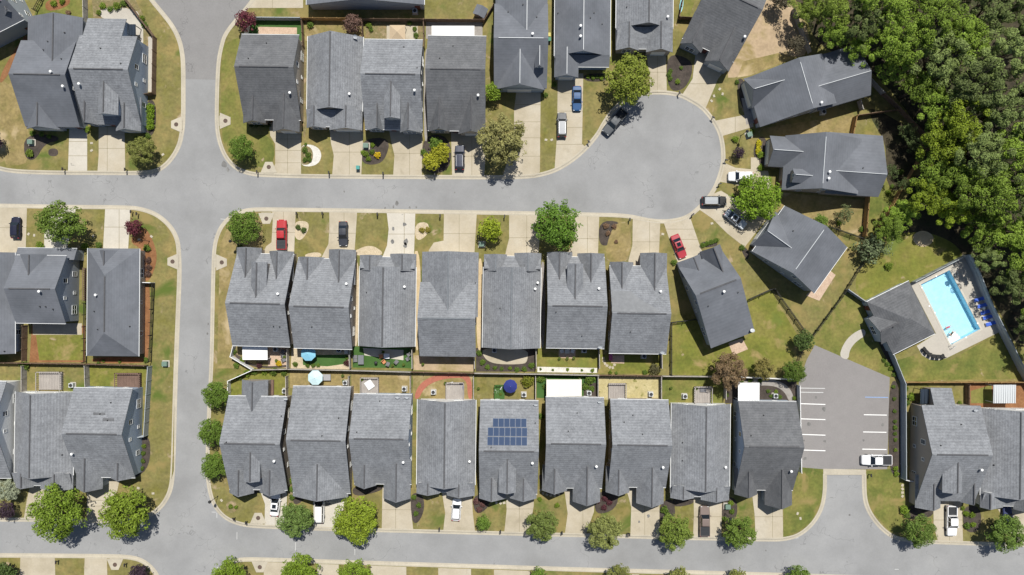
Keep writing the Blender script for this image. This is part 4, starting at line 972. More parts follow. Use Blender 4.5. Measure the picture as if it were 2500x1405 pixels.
T(2245, 1297, 43, 'oak', (.075, .115, .02), 'green street tree left of the white pickup driveway', st)
T(2457, 1300, 47, 'myrtle', (.08, .125, .022), 'green street tree in front of the dark blue car', st)
T(1940, 908, 31, 'oak', tint(GREEN, .75), 'dark round tree at the upper left of the car park')
T(1963, 832, 29, 'small', DARK, 'dark tree astride the black rail fence by the car park')
T(1778, 906, 47, 'myrtle', (.125, .085, .045), 'broad brown leaved tree on the rear fence line')
T(1864, 900, 28, 'myrtle', (.14, .12, .035), 'olive brown tree right of the broad brown tree')
T(2135, 602, 46, 'sparse', GREY, 'grey green tree at the top end of the black rail fence', h=3.0)
T(2120, 612, 30, 'sparse', tint(GREY, .6), 'thin dark tree under the grey green tree by the fence', h=2.5)
T(2062, 524, 26, 'sparse', (.075, .09, .035), 'thin young tree in the yard below the long dormer house')
T(1805, 373, 16, 'small', PURP, 'small dark purple tree on the lawn by the cul-de-sac kerb')
T(2004, 540, 19, 'small', GREEN, 'green tree at the corner of the diagonal house yard')
T(22, 1196, 29, 'myrtle', (.20, .22, .15), 'white flowering tree at the lower left edge')
T(14, 1247, 25, 'small', PURP, 'dark purple tree at the lower left edge')
T(1203, 222, 26, 'small', BRIGHT, 'bright green tree left of the big front gable house')
T(-12, 345, 22, 'small', PURP, 'dark tree half outside the left edge')
for x, y, r, c, l in ((558, 1402, 42, BRIGHT, 'tree cut by the bottom edge nearest the avenue'), (731, 1402, 50, BRIGHT, 'tree cut by the bottom edge below the white car'), (867, 1412, 48, BRIGHT, 'tree cut by the bottom edge below the yellow green street tree'),
                      (1315, 1405, 22, GREEN, 'small tree cut by the bottom edge below the cream canopy house'), (1510, 1408, 33, OLIVE, 'tree cut by the bottom edge below the pinkish myrtle'), (1655, 1412, 30, OLIVE, 'tree cut by the bottom edge left of the brown pickup'),
                      (1800, 1412, 26, OLIVE, 'tree cut by the bottom edge right of the brown pickup'), (1950, 1410, 32, GREEN, 'tree cut by the bottom edge below the access road'), (8, 1398, 30, DARK, 'tree in the bottom left corner'), (338, 1400, 25, PURP, 'dark purple tree on the corner bed at the bottom left')):
    T(x, y, r, 'small' if r < 31 else 'oak', c, l, st if r > 31 else None)
# the wood at the right: every crown is a tree
rw = random.Random(5)
EDGE = [Vector(q) for q in ((1940, -60), (1990, 110), (2125, 170), (2250, 330), (2235, 400), (2190, 520), (2260, 590), (2350, 600), (2385, 660), (2440, 790), (2520, 930))]
def edge(x, y):     # how deep in the wood, in pixels
    d = 1e9; p = Vector((x, y))
    for a, b in zip(EDGE, EDGE[1:]):
        t = max(0, min(1, (p - a).dot(b - a) / (b - a).length_squared)); d = min(d, (p - a - (b - a) * t).length)
    return d
WOOD = [(1975, 20, 42), (2045, 15, 48), (2040, 78, 36), (2110, 60, 52), (2105, 118, 38), (2185, 20, 50), (2192, 160, 42), (2225, 95, 55), (2252, 212, 46), (2290, 40, 58), (2300, 150, 60), (2294, 262, 48), (2360, 95, 58), (2375, 215, 62), (2420, 30, 60), (2460, 130, 62), (2350, 300, 56), (2445, 270, 62), (2310, 350, 60), (2400, 375, 56), (2480, 370, 58), (2285, 420, 50), (2350, 450, 54), (2430, 470, 60), (2500, 465, 55), (2262, 482, 42), (2325, 508, 44), (2392, 556, 48), (2470, 560, 60), (2200, 525, 36), (2412, 628, 34), (2478, 690, 44), (2520, 640, 56), (2515, 800, 34), (2545, 770, 40), (2540, 850, 30), (2185, 95, 44), (2535, 60, 60), (2545, 210, 60), (2550, 320, 55), (2140, -30, 50), (2250, -40, 52), (2370, -40, 52), (2480, -40, 52), (2560, 560, 60), (2560, 720, 50), (2285, 345, 36), (2170, 560, 34)]
nick = {'pine': ('dark olive pine in the wood at the right', PINE), 'wood': ('green broadleaf tree in the wood at the right', (.112, .165, .020)), 'bright': ('yellow green broadleaf tree standing out in the wood at the right', (.135, .178, .014))}
for i, (x, y, r) in enumerate(WOOD):
    k = 'pine' if (x > 2330 and y < 400 and i % 4) or (x > 2400 and i % 3 == 0) or i % 7 == 3 else 'wood'
    c = nick[k][1]; l = nick[k][0]
    if (x, y) in ((2310, 350), (2350, 300), (2325, 508), (2262, 482), (1975, 20), (2045, 15)): l, c = nick['bright']; k = 'wood'
    if (x, y) in ((1975, 20), (2045, 15)): l, c = 'medium green broadleaf tree at the upper left end of the wood', (.095, .13, .018)
    v = rw.uniform(.72, 1.28)
    h = (min(7.5, 4.3 + .03 * edge(x, y)) if y > 500 else min(12, 5.0 + .05 * edge(x, y))) * rw.uniform(.92, 1.08)
    tree(x, y, r * 1.14, k, tint(c, v), l, 'trees of the wood', h=h)
for x, y, r in ((1905, 0, 28), (1945, 108, 24)):
    tree(x, y, r, 'small', (.055, .048, .03), 'dull brown scrubby tree by the weathered fence above the bare yard', 'scrubby trees', h=3.5)
for x, y, r in ((2178, 420, 20), (2215, 318, 22), (2228, 352, 22), (2205, 450, 18)):
    tree(x, y, r, 'sparse', (.05, .07, .022), 'thin understorey tree in the shaded yard beside the wood', 'understorey trees', h=4)

# ------------------------------------------------------------------ shrubs and hedges
NB = [0]
def shrub(px, py, r, col=GREEN, base='round green shrub', group='garden shrubs', sq=1.0, rz=None, hz=.9):
    NB[0] += 1
    R = r * S
    o = link('shrub', BUSH[NB[0] % 4], None, W(px, py, .5).xy[:] + (.01,), NB[0] * 1.3 if rz is None else R_(-rz), tint(col, 1.35), (R, R * sq, R * hz))
    note(o, base, 'shrub', group, px, py)
g, b = GREEN, BRIGHT
for x, y, r in ((72, 375, 12), (78, 325, 9), (100, 328, 8), (118, 333, 7), (212, 316, 10), (360, 332, 9), (333, 338, 9), (757, 60, 11), (900, 60, 9), (745, 352, 5),
                (893, 376, 9), (908, 371, 8), (909, 354, 7), (899, 388, 8), (885, 372, 7), (1034, 372, 10), (1436, 187, 6), (1448, 189, 7), (1459, 187, 6), (1469, 190, 7), (1332, 232, 8), (1353, 206, 9),
                (1664, 165, 6), (1637, 173, 7), (1634, 182, 8), (1637, 192, 7), (1655, 199, 8), (1796, 340, 10), (1857, 378, 11), (1858, 410, 10), (1838, 320, 7), (1800, 200, 7), (1850, 290, 8), (1860, 303, 7), (1812, 605, 9), (1646, 641, 9),
                (97, 599, 12), (206, 601, 11), (240, 599, 10), (358, 606, 11), (585, 604, 9), (640, 620, 6), (620, 908, 10), (603, 912, 11), (645, 909, 9), (668, 908, 12), (692, 911, 9), (583, 922, 9), (576, 893, 9), (570, 860, 9), (590, 880, 8), (720, 890, 8), (847, 874, 6),
                (750, 893, 7), (764, 893, 7), (776, 893, 6), (1170, 862, 9), (1178, 885, 9), (1190, 897, 8), (1208, 899, 6), (1225, 901, 6), (1245, 900, 6), (1262, 903, 8), (1280, 902, 8), (1298, 893, 9), (1320, 902, 4), (1350, 904, 4), (1386, 903, 5), (1421, 905, 4), (1447, 905, 6),
                (1440, 925, 16), (1320, 925, 12), (1330, 945, 8), (1430, 945, 11), (1445, 950, 9), (1415, 920, 8), (1490, 910, 6), (1505, 912, 5), (1575, 910, 8), (1788, 929, 7), (1812, 928, 8), (1833, 928, 8), (1857, 930, 7), (1877, 956, 6), (1896, 957, 6), (1884, 968, 6), (1905, 970, 7), (1775, 965, 7), (1775, 948, 6), (1940, 973, 6),
                (350, 1090, 7), (348, 1108, 7), (347, 1127, 7), (345, 1145, 7), (712, 1175, 9), (711, 1195, 9), (712, 1215, 9), (710, 1235, 8), (716, 1160, 8), (1322, 1017, 9), (1622, 1245, 12), (1630, 1260, 10), (1785, 1230, 9), (1788, 1250, 8), (1770, 1268, 8), (1360, 1235, 8), (1318, 1220, 7),
                (2208, 1245, 14), (2215, 1258, 10), (2360, 1255, 9), (2375, 1258, 9), (2362, 1285, 10), (2378, 1282, 8), (2352, 1242, 7), (1010, 1215, 8), (1015, 1255, 8), (1022, 1235, 8), (575, 1240, 6), (562, 1238, 7),
                (2183, 945, 6), (2185, 975, 6), (2186, 1005, 6), (2187, 1030, 6), (2187, 1045, 7), (2187, 1060, 6), (2188, 1075, 6), (2188, 1100, 6), (2188, 1145, 8), (2190, 1158, 8), (2178, 900, 8), (2160, 880, 7), (2168, 890, 7), (2185, 915, 7),
                (2170, 470, 8), (2180, 455, 7), (2200, 420, 9), (2050, 545, 8), (2105, 560, 9), (2170, 650, 12), (2210, 950, 10), (2225, 970, 12), (2215, 985, 10), (2345, 985, 7), (60, 893, 14), (238, 888, 6), (250, 882, 5), (290, 884, 5), (355, 880, 8),
                (130, 8, 10), (150, 3, 9), (250, 14, 10), (268, 22, 9), (285, 15, 12), (300, 8, 10), (345, 45, 10), (352, 60, 10), (240, 30, 8), (905, 72, 7), (1000, 55, 8), (1012, 70, 7), (1015, 85, 8)):
    shrub(x, y, r, tint(g if (x * 7 + y) % 3 else b, .85 + .3 * ((x * 13 + y * 7) % 10) / 10))
for x, y in ((361, 636), (362, 653), (360, 669)): shrub(x, y, 10, BROWN, 'round brown shrub', 'brown shrubs')
for x, y in ((1477, 1218), (1488, 1228), (1475, 1240), (1460, 1222)): shrub(x, y, 9, (.07, .022, .028), 'dark red shrub', 'dark red shrubs')
for x, y, r in ((1162, 1225, 10), (1178, 1232, 9), (1170, 1245, 9)): shrub(x, y, r, (.10, .05, .045), 'maroon shrub', 'maroon shrubs')
for x, y, r in ((744, 366, 9), (752, 378, 9), (744, 390, 8), (755, 390, 7)): shrub(x, y, r, tint(g, .9))
shrub(1288, 932, 18, (.11, .12, .012), 'big olive shrub'); shrub(1598, 902, 17, (.07, .065, .028), 'big dark shrub'); shrub(847, 887, 10, (.055, .02, .02), 'dark red shrub', 'dark red shrubs')
shrub(632, 893, 9, (.055, .02, .025), 'dark red shrub', 'dark red shrubs')
for x, y, r in ((680, 888, 9), (922, 379, 10)): shrub(x, y, r, (.42, .30, .01), 'golden yellow shrub', 'yellow shrubs')
shrub(1853, 352, 9, (.34, .30, .01), 'bright yellow hedge', 'yellow shrubs', 1.6, 0); shrub(1852, 368, 9, (.32, .29, .01), 'bright yellow hedge', 'yellow shrubs', 1.5, 0)
for i in range(5): shrub(367, 262 + i * 12, 12, (.115, .18, .012), 'bright hedge section', 'hedge by the curved fence', .9, 0, 1.1)
for i in range(4): shrub(1716 + i * 11, 599 - i * 4, 9, GREEN, 'green hedge section', 'hedge in front of the slanted house', .8, 0)
for i in range(4): shrub(612 + i * 14, 306, 8, tint(DARK, .8), 'low dark hedge', 'hedge under the front gable', .8, 0)
for x, y, r in ((165, 30, 8), (1485, 570, 8), (1500, 553, 8), (1480, 552, 9), (1505, 590, 6)): shrub(x, y, r, (.16, .10, .06), 'pinkish flower clump', 'flower clumps')
for x, y, r in ((1030, 562, 9), (1044, 561, 9)): shrub(x, y, r, (.20, .17, .03), 'yellowish ornamental grass', 'ornamental grasses')
for x, y, r in ((727, 555, 8), (741, 562, 9)): shrub(x, y, r, (.06, .09, .02), 'dark oval shrub', 'oval shrubs')

# ------------------------------------------------------------------ vehicles
def ring(x, w, zb, zt):
    return [(x, -w * .90, zb), (x, w * .90, zb), (x, w, zb + .16), (x, w, zt - .16), (x, w * .86, zt - .02), (x, w * .4, zt), (x, -w * .4, zt), (x, -w * .86, zt - .02), (x, -w, zt - .16), (x, -w, zb + .16)]
def wheel_meshes():
    t = MB(); n = 18
    prof = [(.20, -.11), (.31, -.115), (.335, -.08), (.335, .08), (.31, .115), (.20, .11)]
    t.loft([[(r * math.cos(2 * math.pi * i / n), y, r * math.sin(2 * math.pi * i / n)) for i in range(n)] for r, y in prof])
    a = MB(); a.loft([[(r * math.cos(2 * math.pi * i / 10), y, r * math.sin(2 * math.pi * i / 10)) for i in range(10)] for r, y in ((.205, -.09), (.205, .09))])
    return t.mesh('tyre', 'tyre'), a.mesh('rim', 'alloy')
TYRE, RIM = wheel_meshes()
KIND = dict(  # half length, half width, belt, stations, base of glass (x0, x1), top (x0, x1), roof height
    sedan=(2.4, .90, .93, [(-2.4, .66, .60), (-2.2, .84, .73), (-1.3, .90, .87), (-.95, .90, .93), (.9, .90, .95), (1.6, .89, .98), (2.2, .84, .95), (2.4, .70, .84)], (-1.05, 1.72), (-.25, .95), 1.43),
    hatch=(2.1, .89, .95, [(-2.1, .66, .62), (-1.92, .84, .76), (-1.15, .89, .90), (-.9, .89, .95), (.9, .89, .98), (1.7, .88, 1.0), (2.0, .83, .95), (2.1, .70, .86)], (-1.05, 1.95), (-.35, 1.5), 1.48),
    suv=(2.4, .94, 1.08, [(-2.4, .70, .78), (-2.25, .87, .92), (-1.3, .94, 1.05), (-1.0, .94, 1.08), (.9, .94, 1.10), (1.9, .93, 1.12), (2.3, .88, 1.08), (2.4, .78, .95)], (-1.15, 2.28), (-.5, 1.95), 1.74),
    van=(2.5, .96, 1.08, [(-2.5, .70, .72), (-2.3, .88, .90), (-1.6, .95, 1.05), (-1.3, .96, 1.08), (.9, .96, 1.10), (2.0, .95, 1.12), (2.4, .90, 1.05), (2.5, .82, .95)], (-1.75, 2.4), (-.8, 2.15), 1.74),
    pickup=(2.9, .98, 1.10, [(-2.9, .76, .85), (-2.72, .92, 1.0), (-1.5, .98, 1.10), (-1.2, .98, 1.12), (.9, .98, 1.12), (1.0, .98, 1.12)], (-1.35, .98), (-.65, .72), 1.84))
CARPX = []
def car(px, py, ang, kind, col, label, cat, roofcol=None, sunroof=False, rack=False, tonneau=None, group=None, name='parked_car'):
    """ang: degrees in the photo, direction the nose points (0 right, 90 down)"""
    hl, hw, belt, stn, (gx0, gx1), (tx0, tx1), top = KIND[kind]
    z0 = -.098 if col is None else 0
    p = W(px, py, 1.0)
    t = thing(name, label, cat, (p.x, p.y, .022), R_(-ang) + math.pi, group)
    P = lambda nm, mb, mat='paint', par=t, c=col, **k: (lambda o: (setattr(o, 'color', (*c, 1)), o)[1])(mb.build(nm, mat, par, **k))
    body = MB().loft([ring(x, w, .26 if abs(x) < hl - .1 else .36, z) for x, w, z in stn])
    bo = P('body', body, smooth=False)
    # glasshouse and roof
    bw, tw = hw * .90, hw * .70
    zb = belt - .05
    gl = MB()
    gl.add([(gx0, -bw, zb), (gx1, -bw * .96, zb), (gx1, bw * .96, zb), (gx0, bw, zb), (tx0, -tw, top - .04), (tx1, -tw, top - .04), (tx1, tw, top - .04), (tx0, tw, top - .04)],
           [(0, 3, 2, 1), (4, 5, 6, 7), (0, 1, 5, 4), (1, 2, 6, 5), (2, 3, 7, 6), (3, 0, 4, 7)])
    gl.build('windows', 'car_glass', t, bevel=.03)
    rc = roofcol or col
    rf = MB(); e = .04
    rf.loft([[(x, -w, z - .05), (x, w, z - .05), (x, w * .93, z), (x, 0, z + .025), (x, -w * .93, z)] for x, w, z in ((tx0 - e, tw * .93, top - .035), (tx0 + .15, tw + e, top), ((tx0 + tx1) / 2, tw + e, top + .015), (tx1 - .15, tw + e, top), (tx1 + e, tw * .93, top - .04))])
    for sx in (-1, 1):       # pillars from roof to belt
        for a, b2 in (((tx0, tw), (gx0, bw)), ((tx1, tw), (gx1, bw * .96)), (((tx0 + tx1) / 2, tw + .02), ((tx0 + tx1) / 2, bw + .015))):
            rf.tube((a[0], sx * (a[1] + .01), top - .05), (b2[0], sx * (b2[1] + .01), zb + .02), .045, .05, 5)
    ro = P('roof', rf, c=rc)
    if sunroof: MB().box(tx0 + .25, -tw * .6, top - .01, tx0 + 1.0, tw * .6, top + .045).build('sunroof', 'car_glass', ro)
    if rack:
        for sx in (-1, 1): MB().box(tx0 + .2, sx * tw * .92 - .02, top - .01, tx1 - .15, sx * tw * .92 + .02, top + .09).build('roof_rail', 'alloy', ro)
    if kind == 'pickup':
        bed = MB()
        bed.box(1.02, -.97, .45, 2.86, .97, .68)
        for sy in (-1, 1): bed.box(1.02, sy * .90 - .07, .68, 2.86, sy * .90 + .07, 1.14)
        bed.box(2.78, -.83, .68, 2.88, .83, 1.12); bed.box(1.02, -.83, .68, 1.10, .83, 1.14)
        bd = P('bed', bed)
        if tonneau == 'cover':
            tb = MB()
            for i in range(3): tb.box(1.07 + i * .575, -.88, 1.13, 1.07 + i * .575 + .56, .88, 1.19)
            tb.build('tonneau_cover', 'tonneau', t)
        else: MB().box(1.11, -.82, .682, 2.77, .82, .70).build('bed_liner', 'tonneau', bd)
        P('tailgate', MB().box(2.885, -.80, .60, 2.93, .80, 1.10))
        MB().box(2.90, -.92, .40, 3.02, .92, .56).build('bumper', 'alloy', t)
    wx = (-hl * .62, hl * (.60 if kind != 'pickup' else .68))
    for x in wx:
        for sy in (-1, 1):
            w = link('wheel', TYRE, t, (x, sy * (hw - .10), .335)); link('rim', RIM, w)
    for sy in (-1, 1):
        MB().cbox((-hl + .14, sy * hw * .66, stn[1][2] - .12), (.16, .30, .14)).build('headlight', 'lamp_glass', t, bevel=.03)
        xe = 2.90 if kind == 'pickup' else hl - .05
        MB().cbox((xe, sy * hw * (.90 if kind == 'pickup' else .72), belt - .12), (.10, .14 if kind == 'pickup' else .3, .22)).build('tail_light', 'tail_red', t, bevel=.02)
        P('mirror', MB().cbox((gx0 + .28, sy * (hw + .10), belt + .06), (.16, .24, .14)), bevel=.03)
    CARPX.append(t); return t
WHITE, BLACK, CHAR, RED = (.72, .72, .72), (.012, .013, .016), (.06, .065, .072), (.36, .015, .02)
car(36, 556, -90, 'hatch', (.010, .012, .03), 'dark navy hatchback on the far left driveway', 'car')
car(687, 573, -90, 'pickup', RED, 'red pickup with dark bed cover', 'pickup', tonneau='cover', name='pickup_truck')
car(837, 571, 90, 'sedan', (.03, .034, .045), 'black sedan parked nose to its house in the middle row', 'car')
car(1122, 385, -90, 'suv', (.02, .026, .05), 'black SUV beside the yellow green tree', 'car', rack=True)
car(1372, 305, -90, 'suv', CHAR, 'charcoal SUV with a silver roof left of the blue sedan', 'car', roofcol=(.34, .35, .36), rack=True)
car(1409, 240, 90, 'sedan', (.02, .075, .19), 'bright blue sedan on the driveway right of the charcoal SUV', 'car')
car(1501, 298, 131, 'pickup', (.05, .058, .066), 'dark grey pickup with an open bed under the olive tree', 'pickup', tonneau='open', name='pickup_truck')
car(1809, 431, 180, 'suv', WHITE, 'white SUV half under the cul-de-sac tree', 'car')
car(1744, 491, 0, 'suv', (.014, .015, .017), 'black SUV with a pale roof overhanging the cul-de-sac kerb', 'car', roofcol=(.30, .32, .33), rack=True)
car(1797, 535, 38, 'sedan', (.52, .55, .58), 'silver sedan below the bright cul-de-sac tree', 'car', sunroof=True)
car(1658, 602, 68, 'sedan', (.34, .03, .045), 'red sedan parked at an angle below the cul-de-sac', 'car', sunroof=True)
car(671, 1231, -85, 'sedan', WHITE, 'white sedan with sunroof at the left of the bottom row', 'car', sunroof=True)
car(779, 1246, -89, 'van', (.66, .65, .62), 'white minivan left of the yellow green street tree', 'minivan')
car(1114, 1246, -86, 'hatch', WHITE, 'white hatchback left of the small round tree', 'car')
car(1721, 1273, -90, 'pickup', (.17, .13, .115), 'brown pickup with dark bed cover', 'pickup', tonneau='cover', name='pickup_truck')
car(2325, 1273, 90, 'pickup', WHITE, 'white pickup with open bed on the lower right driveway', 'pickup', tonneau='open', name='pickup_truck')
car(2141, 1124, 180, 'pickup', WHITE, 'white pickup with dark bed cover in the car park', 'pickup', tonneau='cover', name='pickup_truck')
car(2462, 1268, -90, 'sedan', (.02, .03, .09), 'dark blue car behind the lower right street tree', 'car')
# ------------------------------------------------------------------ fences
POST = {}
def fence(pts, kind, label, h=1.8, z0=0.0):
    """pts: photo pixels of the fence's foot"""
    mat = dict(brown='brown_wood', tan='tan_wood', grey='grey_wood', vinyl='grey_vinyl', white='white_vinyl', rail='black_metal', net='black_metal')[kind]
    w = [W(*p).xy for p in pts]
    t = thing('fence', label, 'fence', (w[0].x, w[0].y, 0))
    loc = [p - w[0] for p in w]
    panel = MB(); rails = MB(); posts = []
    for a, b in zip(loc[:-1], loc[1:]):
        d = b - a; L = d.length
        if L < .3: continue
        d /= L; n = Vector((-d.y, d.x))
        def bar(mb, u0, u1, z0, z1, off, th):
            q = [a + d * u0 + n * (off - th), a + d * u1 + n * (off - th), a + d * u1 + n * (off + th), a + d * u0 + n * (off + th)]
            mb.prism([(v.x, v.y, z0) for v in q], [(v.x, v.y, z1) for v in q])
        k = max(1, round(L / 2.5))
        for i in range(k + 1): posts.append(a + d * (L * i / k))
        if kind in ('rail', 'net'):
            for z in ((.35, .45), (.85, .95), (1.3, 1.42)): bar(rails, 0, L, z[0], z[1], .09, .03)
            m = int(L / (.55 if kind == 'rail' else .22))
            for i in range(m): bar(panel, (i + .35) * L / m, (i + .65) * L / m if kind == 'net' else (i + .5) * L / m, .1, 1.4, 0, .012)
        else:
            m = max(1, int(L / .45))
            for i in range(m):
                u0, u1 = i * L / m, (i + 1) * L / m - .012
                bar(panel, u0, u1, .04, h - .05 - (.04 if (i * 7) % 5 == 0 and kind != 'vinyl' else 0), 0, .018)
            for z in (.4, h * .55, h - .25): bar(rails, 0, L, z - .05, z + .05, -.052, .03)
            if kind in ('vinyl', 'white', 'grey'): bar(rails, 0, L, h - .045, h, 0, .06)
    panel.build('panel', mat, t); rails.build('rail', mat, t)
    key = (mat, h)
    if key not in POST: POST[key] = MB().box(-.065, -.065, 0, .065, .065, h + .1).mesh('post', mat)
    first = None
    seen = []
    for p in posts:
        if any((p - q).length < .3 for q in seen): continue
        seen.append(p)
        if first is None: first = link('post', POST[key], t, (p.x, p.y, 0))
        else:
            o = first.copy(); COL.objects.link(o); o.parent = t; o.location = (p.x, p.y, 0)
F = fence
F([(615, 50), (738, 51)], 'vinyl', 'grey vinyl fence beside the burgundy tree at the top')
F([(614, 50), (602, 105)], 'white', 'short white fence left of the top corner house')
F([(740, 51), (886, 52)], 'tan', 'tan wooden fence behind the second top row house')
F([(887, 53), (1036, 54)], 'brown', 'dark fence behind the third top row house')
F([(1037, 54), (1180, 55)], 'brown', 'dark fence behind the long white canopy')
F([(741, 54), (744, 118)], 'brown', 'brown side fence between the first two top row yards')
F([(887, 56), (889, 120)], 'brown', 'brown side fence right of the brown leaved tree')
F([(1036, 57), (1037, 120)], 'brown', 'brown side fence left of the long white canopy')
F([(1182, 56), (1205, 18)], 'brown', 'dark slanting fence beside the small grey shed')
F([(310, 0), (368, 76), (383, 95), (381, 232), (358, 236)], 'brown', 'brown curved fence of the upper left garden', 1.9)
F([(214, -10), (216, 92)], 'grey', 'grey fence between the two upper left gardens')
F([(92, 30), (118, -20)], 'rail', 'black fence by the orange bed in the top left corner')
F([(1665, 0), (1655, 48), (1690, 50)], 'brown', 'dark fence left of the slanted top house')
F([(1932, 28), (1945, 65), (1972, 132)], 'grey', 'weathered fence beside the bare yard at the top right')
F([(2110, 190), (2150, 232)], 'grey', 'grey fence running into the wood behind the long shaded house')
F([(2151, 233), (2188, 268), (2248, 330)], 'brown', 'brown fence running into the wood')
F([(2184, 272), (2086, 286)], 'brown', 'brown fence behind the tan side yard')
F([(2082, 288), (2072, 340)], 'tan', 'tan fence between the two long houses', 2.2)
F([(2092, 250), (2098, 272)], 'grey', 'short grey fence beside the wood')
F([(2112, 482), (2104, 578)], 'tan', 'tan fence at the end of the yard below the dormer house', 2.2)
F([(2020, 556), (2104, 585)], 'net', 'black fence above the grey green tree')
F([(2236, 395), (2190, 470), (2132, 578)], 'tan', 'tan fence along the edge of the wood')
F([(2105, 636), (2050, 725), (1950, 860), (1940, 890)], 'rail', 'long black rail fence down to the car park')
F([(1637, 788), (1697, 781)], 'net', 'short black mesh fence left of the slanted house')
F([(1636, 790), (1636, 915)], 'net', 'black mesh fence right of the patched roof house')
F([(1826, 732), (1884, 706)], 'net', 'short black mesh fence between the two diagonal houses')
F([(1886, 706), (1958, 806)], 'net', 'black mesh fence slanting across the lawn')
F([(2224, 689), (2350, 624)], 'vinyl', 'grey fence above the swimming pool')
F([(2352, 624), (2374, 668), (2400, 735), (2432, 800), (2485, 905), (2510, 950)], 'vinyl', 'grey louvred fence right of the swimming pool', 2.6)
F([(2062, 707), (2112, 742)], 'vinyl', 'short grey fence left of the pool house')
F([(2162, 846), (2198, 935), (2199, 1165)], 'vinyl', 'long grey fence right of the car park', 2.2)
F([(2199, 1167), (2222, 1172)], 'white', 'short white fence piece below the car park fence')
F([(2203, 932), (2560, 932)], 'tan', 'tan fence below the pool lawn')
F([(2355, 938), (2355, 1000)], 'brown', 'brown fence between the two lower right yards')
row = [(566, 908), (622, 902), (708, 900), (857, 903), (1006, 907), (1159, 910), (1309, 912), (1461, 915), (1613, 917), (1732, 918), (1768, 915)]
nm = ['the pale blue umbrella yard', 'the turf yard', 'the brick path', 'the navy umbrella', 'the cream canopy', 'the straw yard', 'the mulch circle yard']
F([(570, 870), (622, 901)], 'white', 'white diagonal fence behind the red pickup house')
F([(565, 928), (621, 903)], 'white', 'white diagonal fence behind the bottom row corner house')
F([(564, 929), (563, 985)], 'white', 'white fence left of the bottom row corner house')
F([(576, 845), (570, 869)], 'white', 'short white fence left of the white canopy')
F(row[1:3], 'grey', 'grey fence above the row of round shrubs at left')
F(row[2:4], 'grey', 'grey fence behind the light blue umbrella')
F(row[3:5], 'grey', 'grey fence along the turf patio yard')
F(row[4:6], 'brown', 'brown fence above the curved brick path')
F(row[5:7], 'grey', 'grey fence above the navy umbrella yard')
F(row[6:8], 'grey', 'grey fence along the white gravel strip')
F(row[7:9], 'brown', 'brown fence above the straw covered yard')
F(row[8:], 'grey', 'grey fence left of the broad brown tree')
for x, l in ((706, 'left of the light blue umbrella yard'), (857, 'left of the turf patio yard'), (1008, 'right of the turf patio yard'), (1159, 'left of the curved concrete patio'), (1308, 'left of the white gravel yard'), (1461, 'right of the white gravel yard'), (1612, 'right of the patched roof house yard')):
    F([(x, 852 if x != 1159 else 872), (x + .6, 898)], 'grey', 'grey side fence ' + l)
for x, l in ((704, 'left of the pale blue umbrella yard'), (855, 'right of the pale blue umbrella yard'), (1004, 'left of the brick path yard'), (1157, 'right of the brick path yard'), (1307, 'right of the navy umbrella'), (1458, 'right of the cream canopy'), (1611, 'right of the straw covered yard'), (1767, 'right of the brown pickup house yard')):
    F([(x, 918), (x, 972)], 'grey', 'grey side fence ' + l)
F([(1945, 940), (1949, 1150)], 'white', 'white fence along the left side of the car park')
F([(1772, 918), (1940, 925)], 'white', 'white fence behind the pergola house garden')
F([(378, 692), (370, 882)], 'net', 'black fence along the avenue beside the hip roofed house')
F([(352, 690), (378, 691)], 'white', 'short white fence above the black avenue fence')
F([(68, 795), (66, 880)], 'brown', 'brown fence left of the orange straw yard')
F([(213, 740), (212, 884)], 'net', 'black fence left of the hip roofed house')
F([(-40, 884), (218, 888), (362, 892)], 'brown', 'long brown fence between the left yards')
F([(218, 892), (220, 950)], 'grey', 'grey fence between the two lower left yards')
F([(66, 892), (66, 955)], 'grey', 'grey fence left of the weathered deck')
F([(372, 894), (362, 1062), (345, 1064)], 'vinyl', 'grey vinyl fence along the avenue at the lower left', 2.0)

# ------------------------------------------------------------------ garden and street things
def posts4(t, x, y, z, mat, r=.06):
    for sx in (-1, 1):
        for sy in (-1, 1): MB().box(sx * x - r, sy * y - r, 0, sx * x + r, sy * y + r, z).build('post', mat, t)
def canopy(x0, y0, x1, y1, z, mat, label, ribs=0, name='patio_canopy'):
    a, b = W(x0, y1, z), W(x1, y0, z); c = (a + b) / 2; hx, hy = (b.x - a.x) / 2, (b.y - a.y) / 2
    t = thing(name, label, 'canopy', (c.x, c.y, 0))
    MB().slab([(-hx, -hy, z), (hx, -hy, z - .02), (hx, hy, z + .08), (-hx, hy, z + .1)], .14).build('roof', mat, t)
    posts4(t, hx - .15, hy - .15, z - .13, mat)
    for i in range(ribs):
        x = -hx + (i + .5) * 2 * hx / ribs
        MB().box(x - .05, -hy, z - .01, x + .05, hy, z + .13).build('rib', mat, t)
canopy(1054, 64, 1158, 88, 2.6, 'white_metal', 'long white flat canopy behind the house with the black SUV')
canopy(592, 844, 653, 879, 2.6, 'white_metal', 'white square canopy behind the red pickup house')
canopy(1334, 927, 1420, 968, 2.7, 'cream_metal', 'cream flat canopy beside the dark ivy bed')
canopy(1802, 935, 1854, 978, 2.7, 'white_metal', 'white ribbed pergola left of the car park', 8, 'pergola')
canopy(2425, 940, 2480, 985, 2.6, 'pale_metal', 'pale latticed pergola at the lower right edge', 10, 'pergola')
canopy(2247, 950, 2268, 986, 2.6, 'glass', 'dark glass sunroom roof with pale bars behind the lower right house', 3, 'sunroom')
canopy(313, 60, 331, 86, 2.6, 'glass', 'dark glass sunroom roof beside the upper left dormered house', 3, 'sunroom')

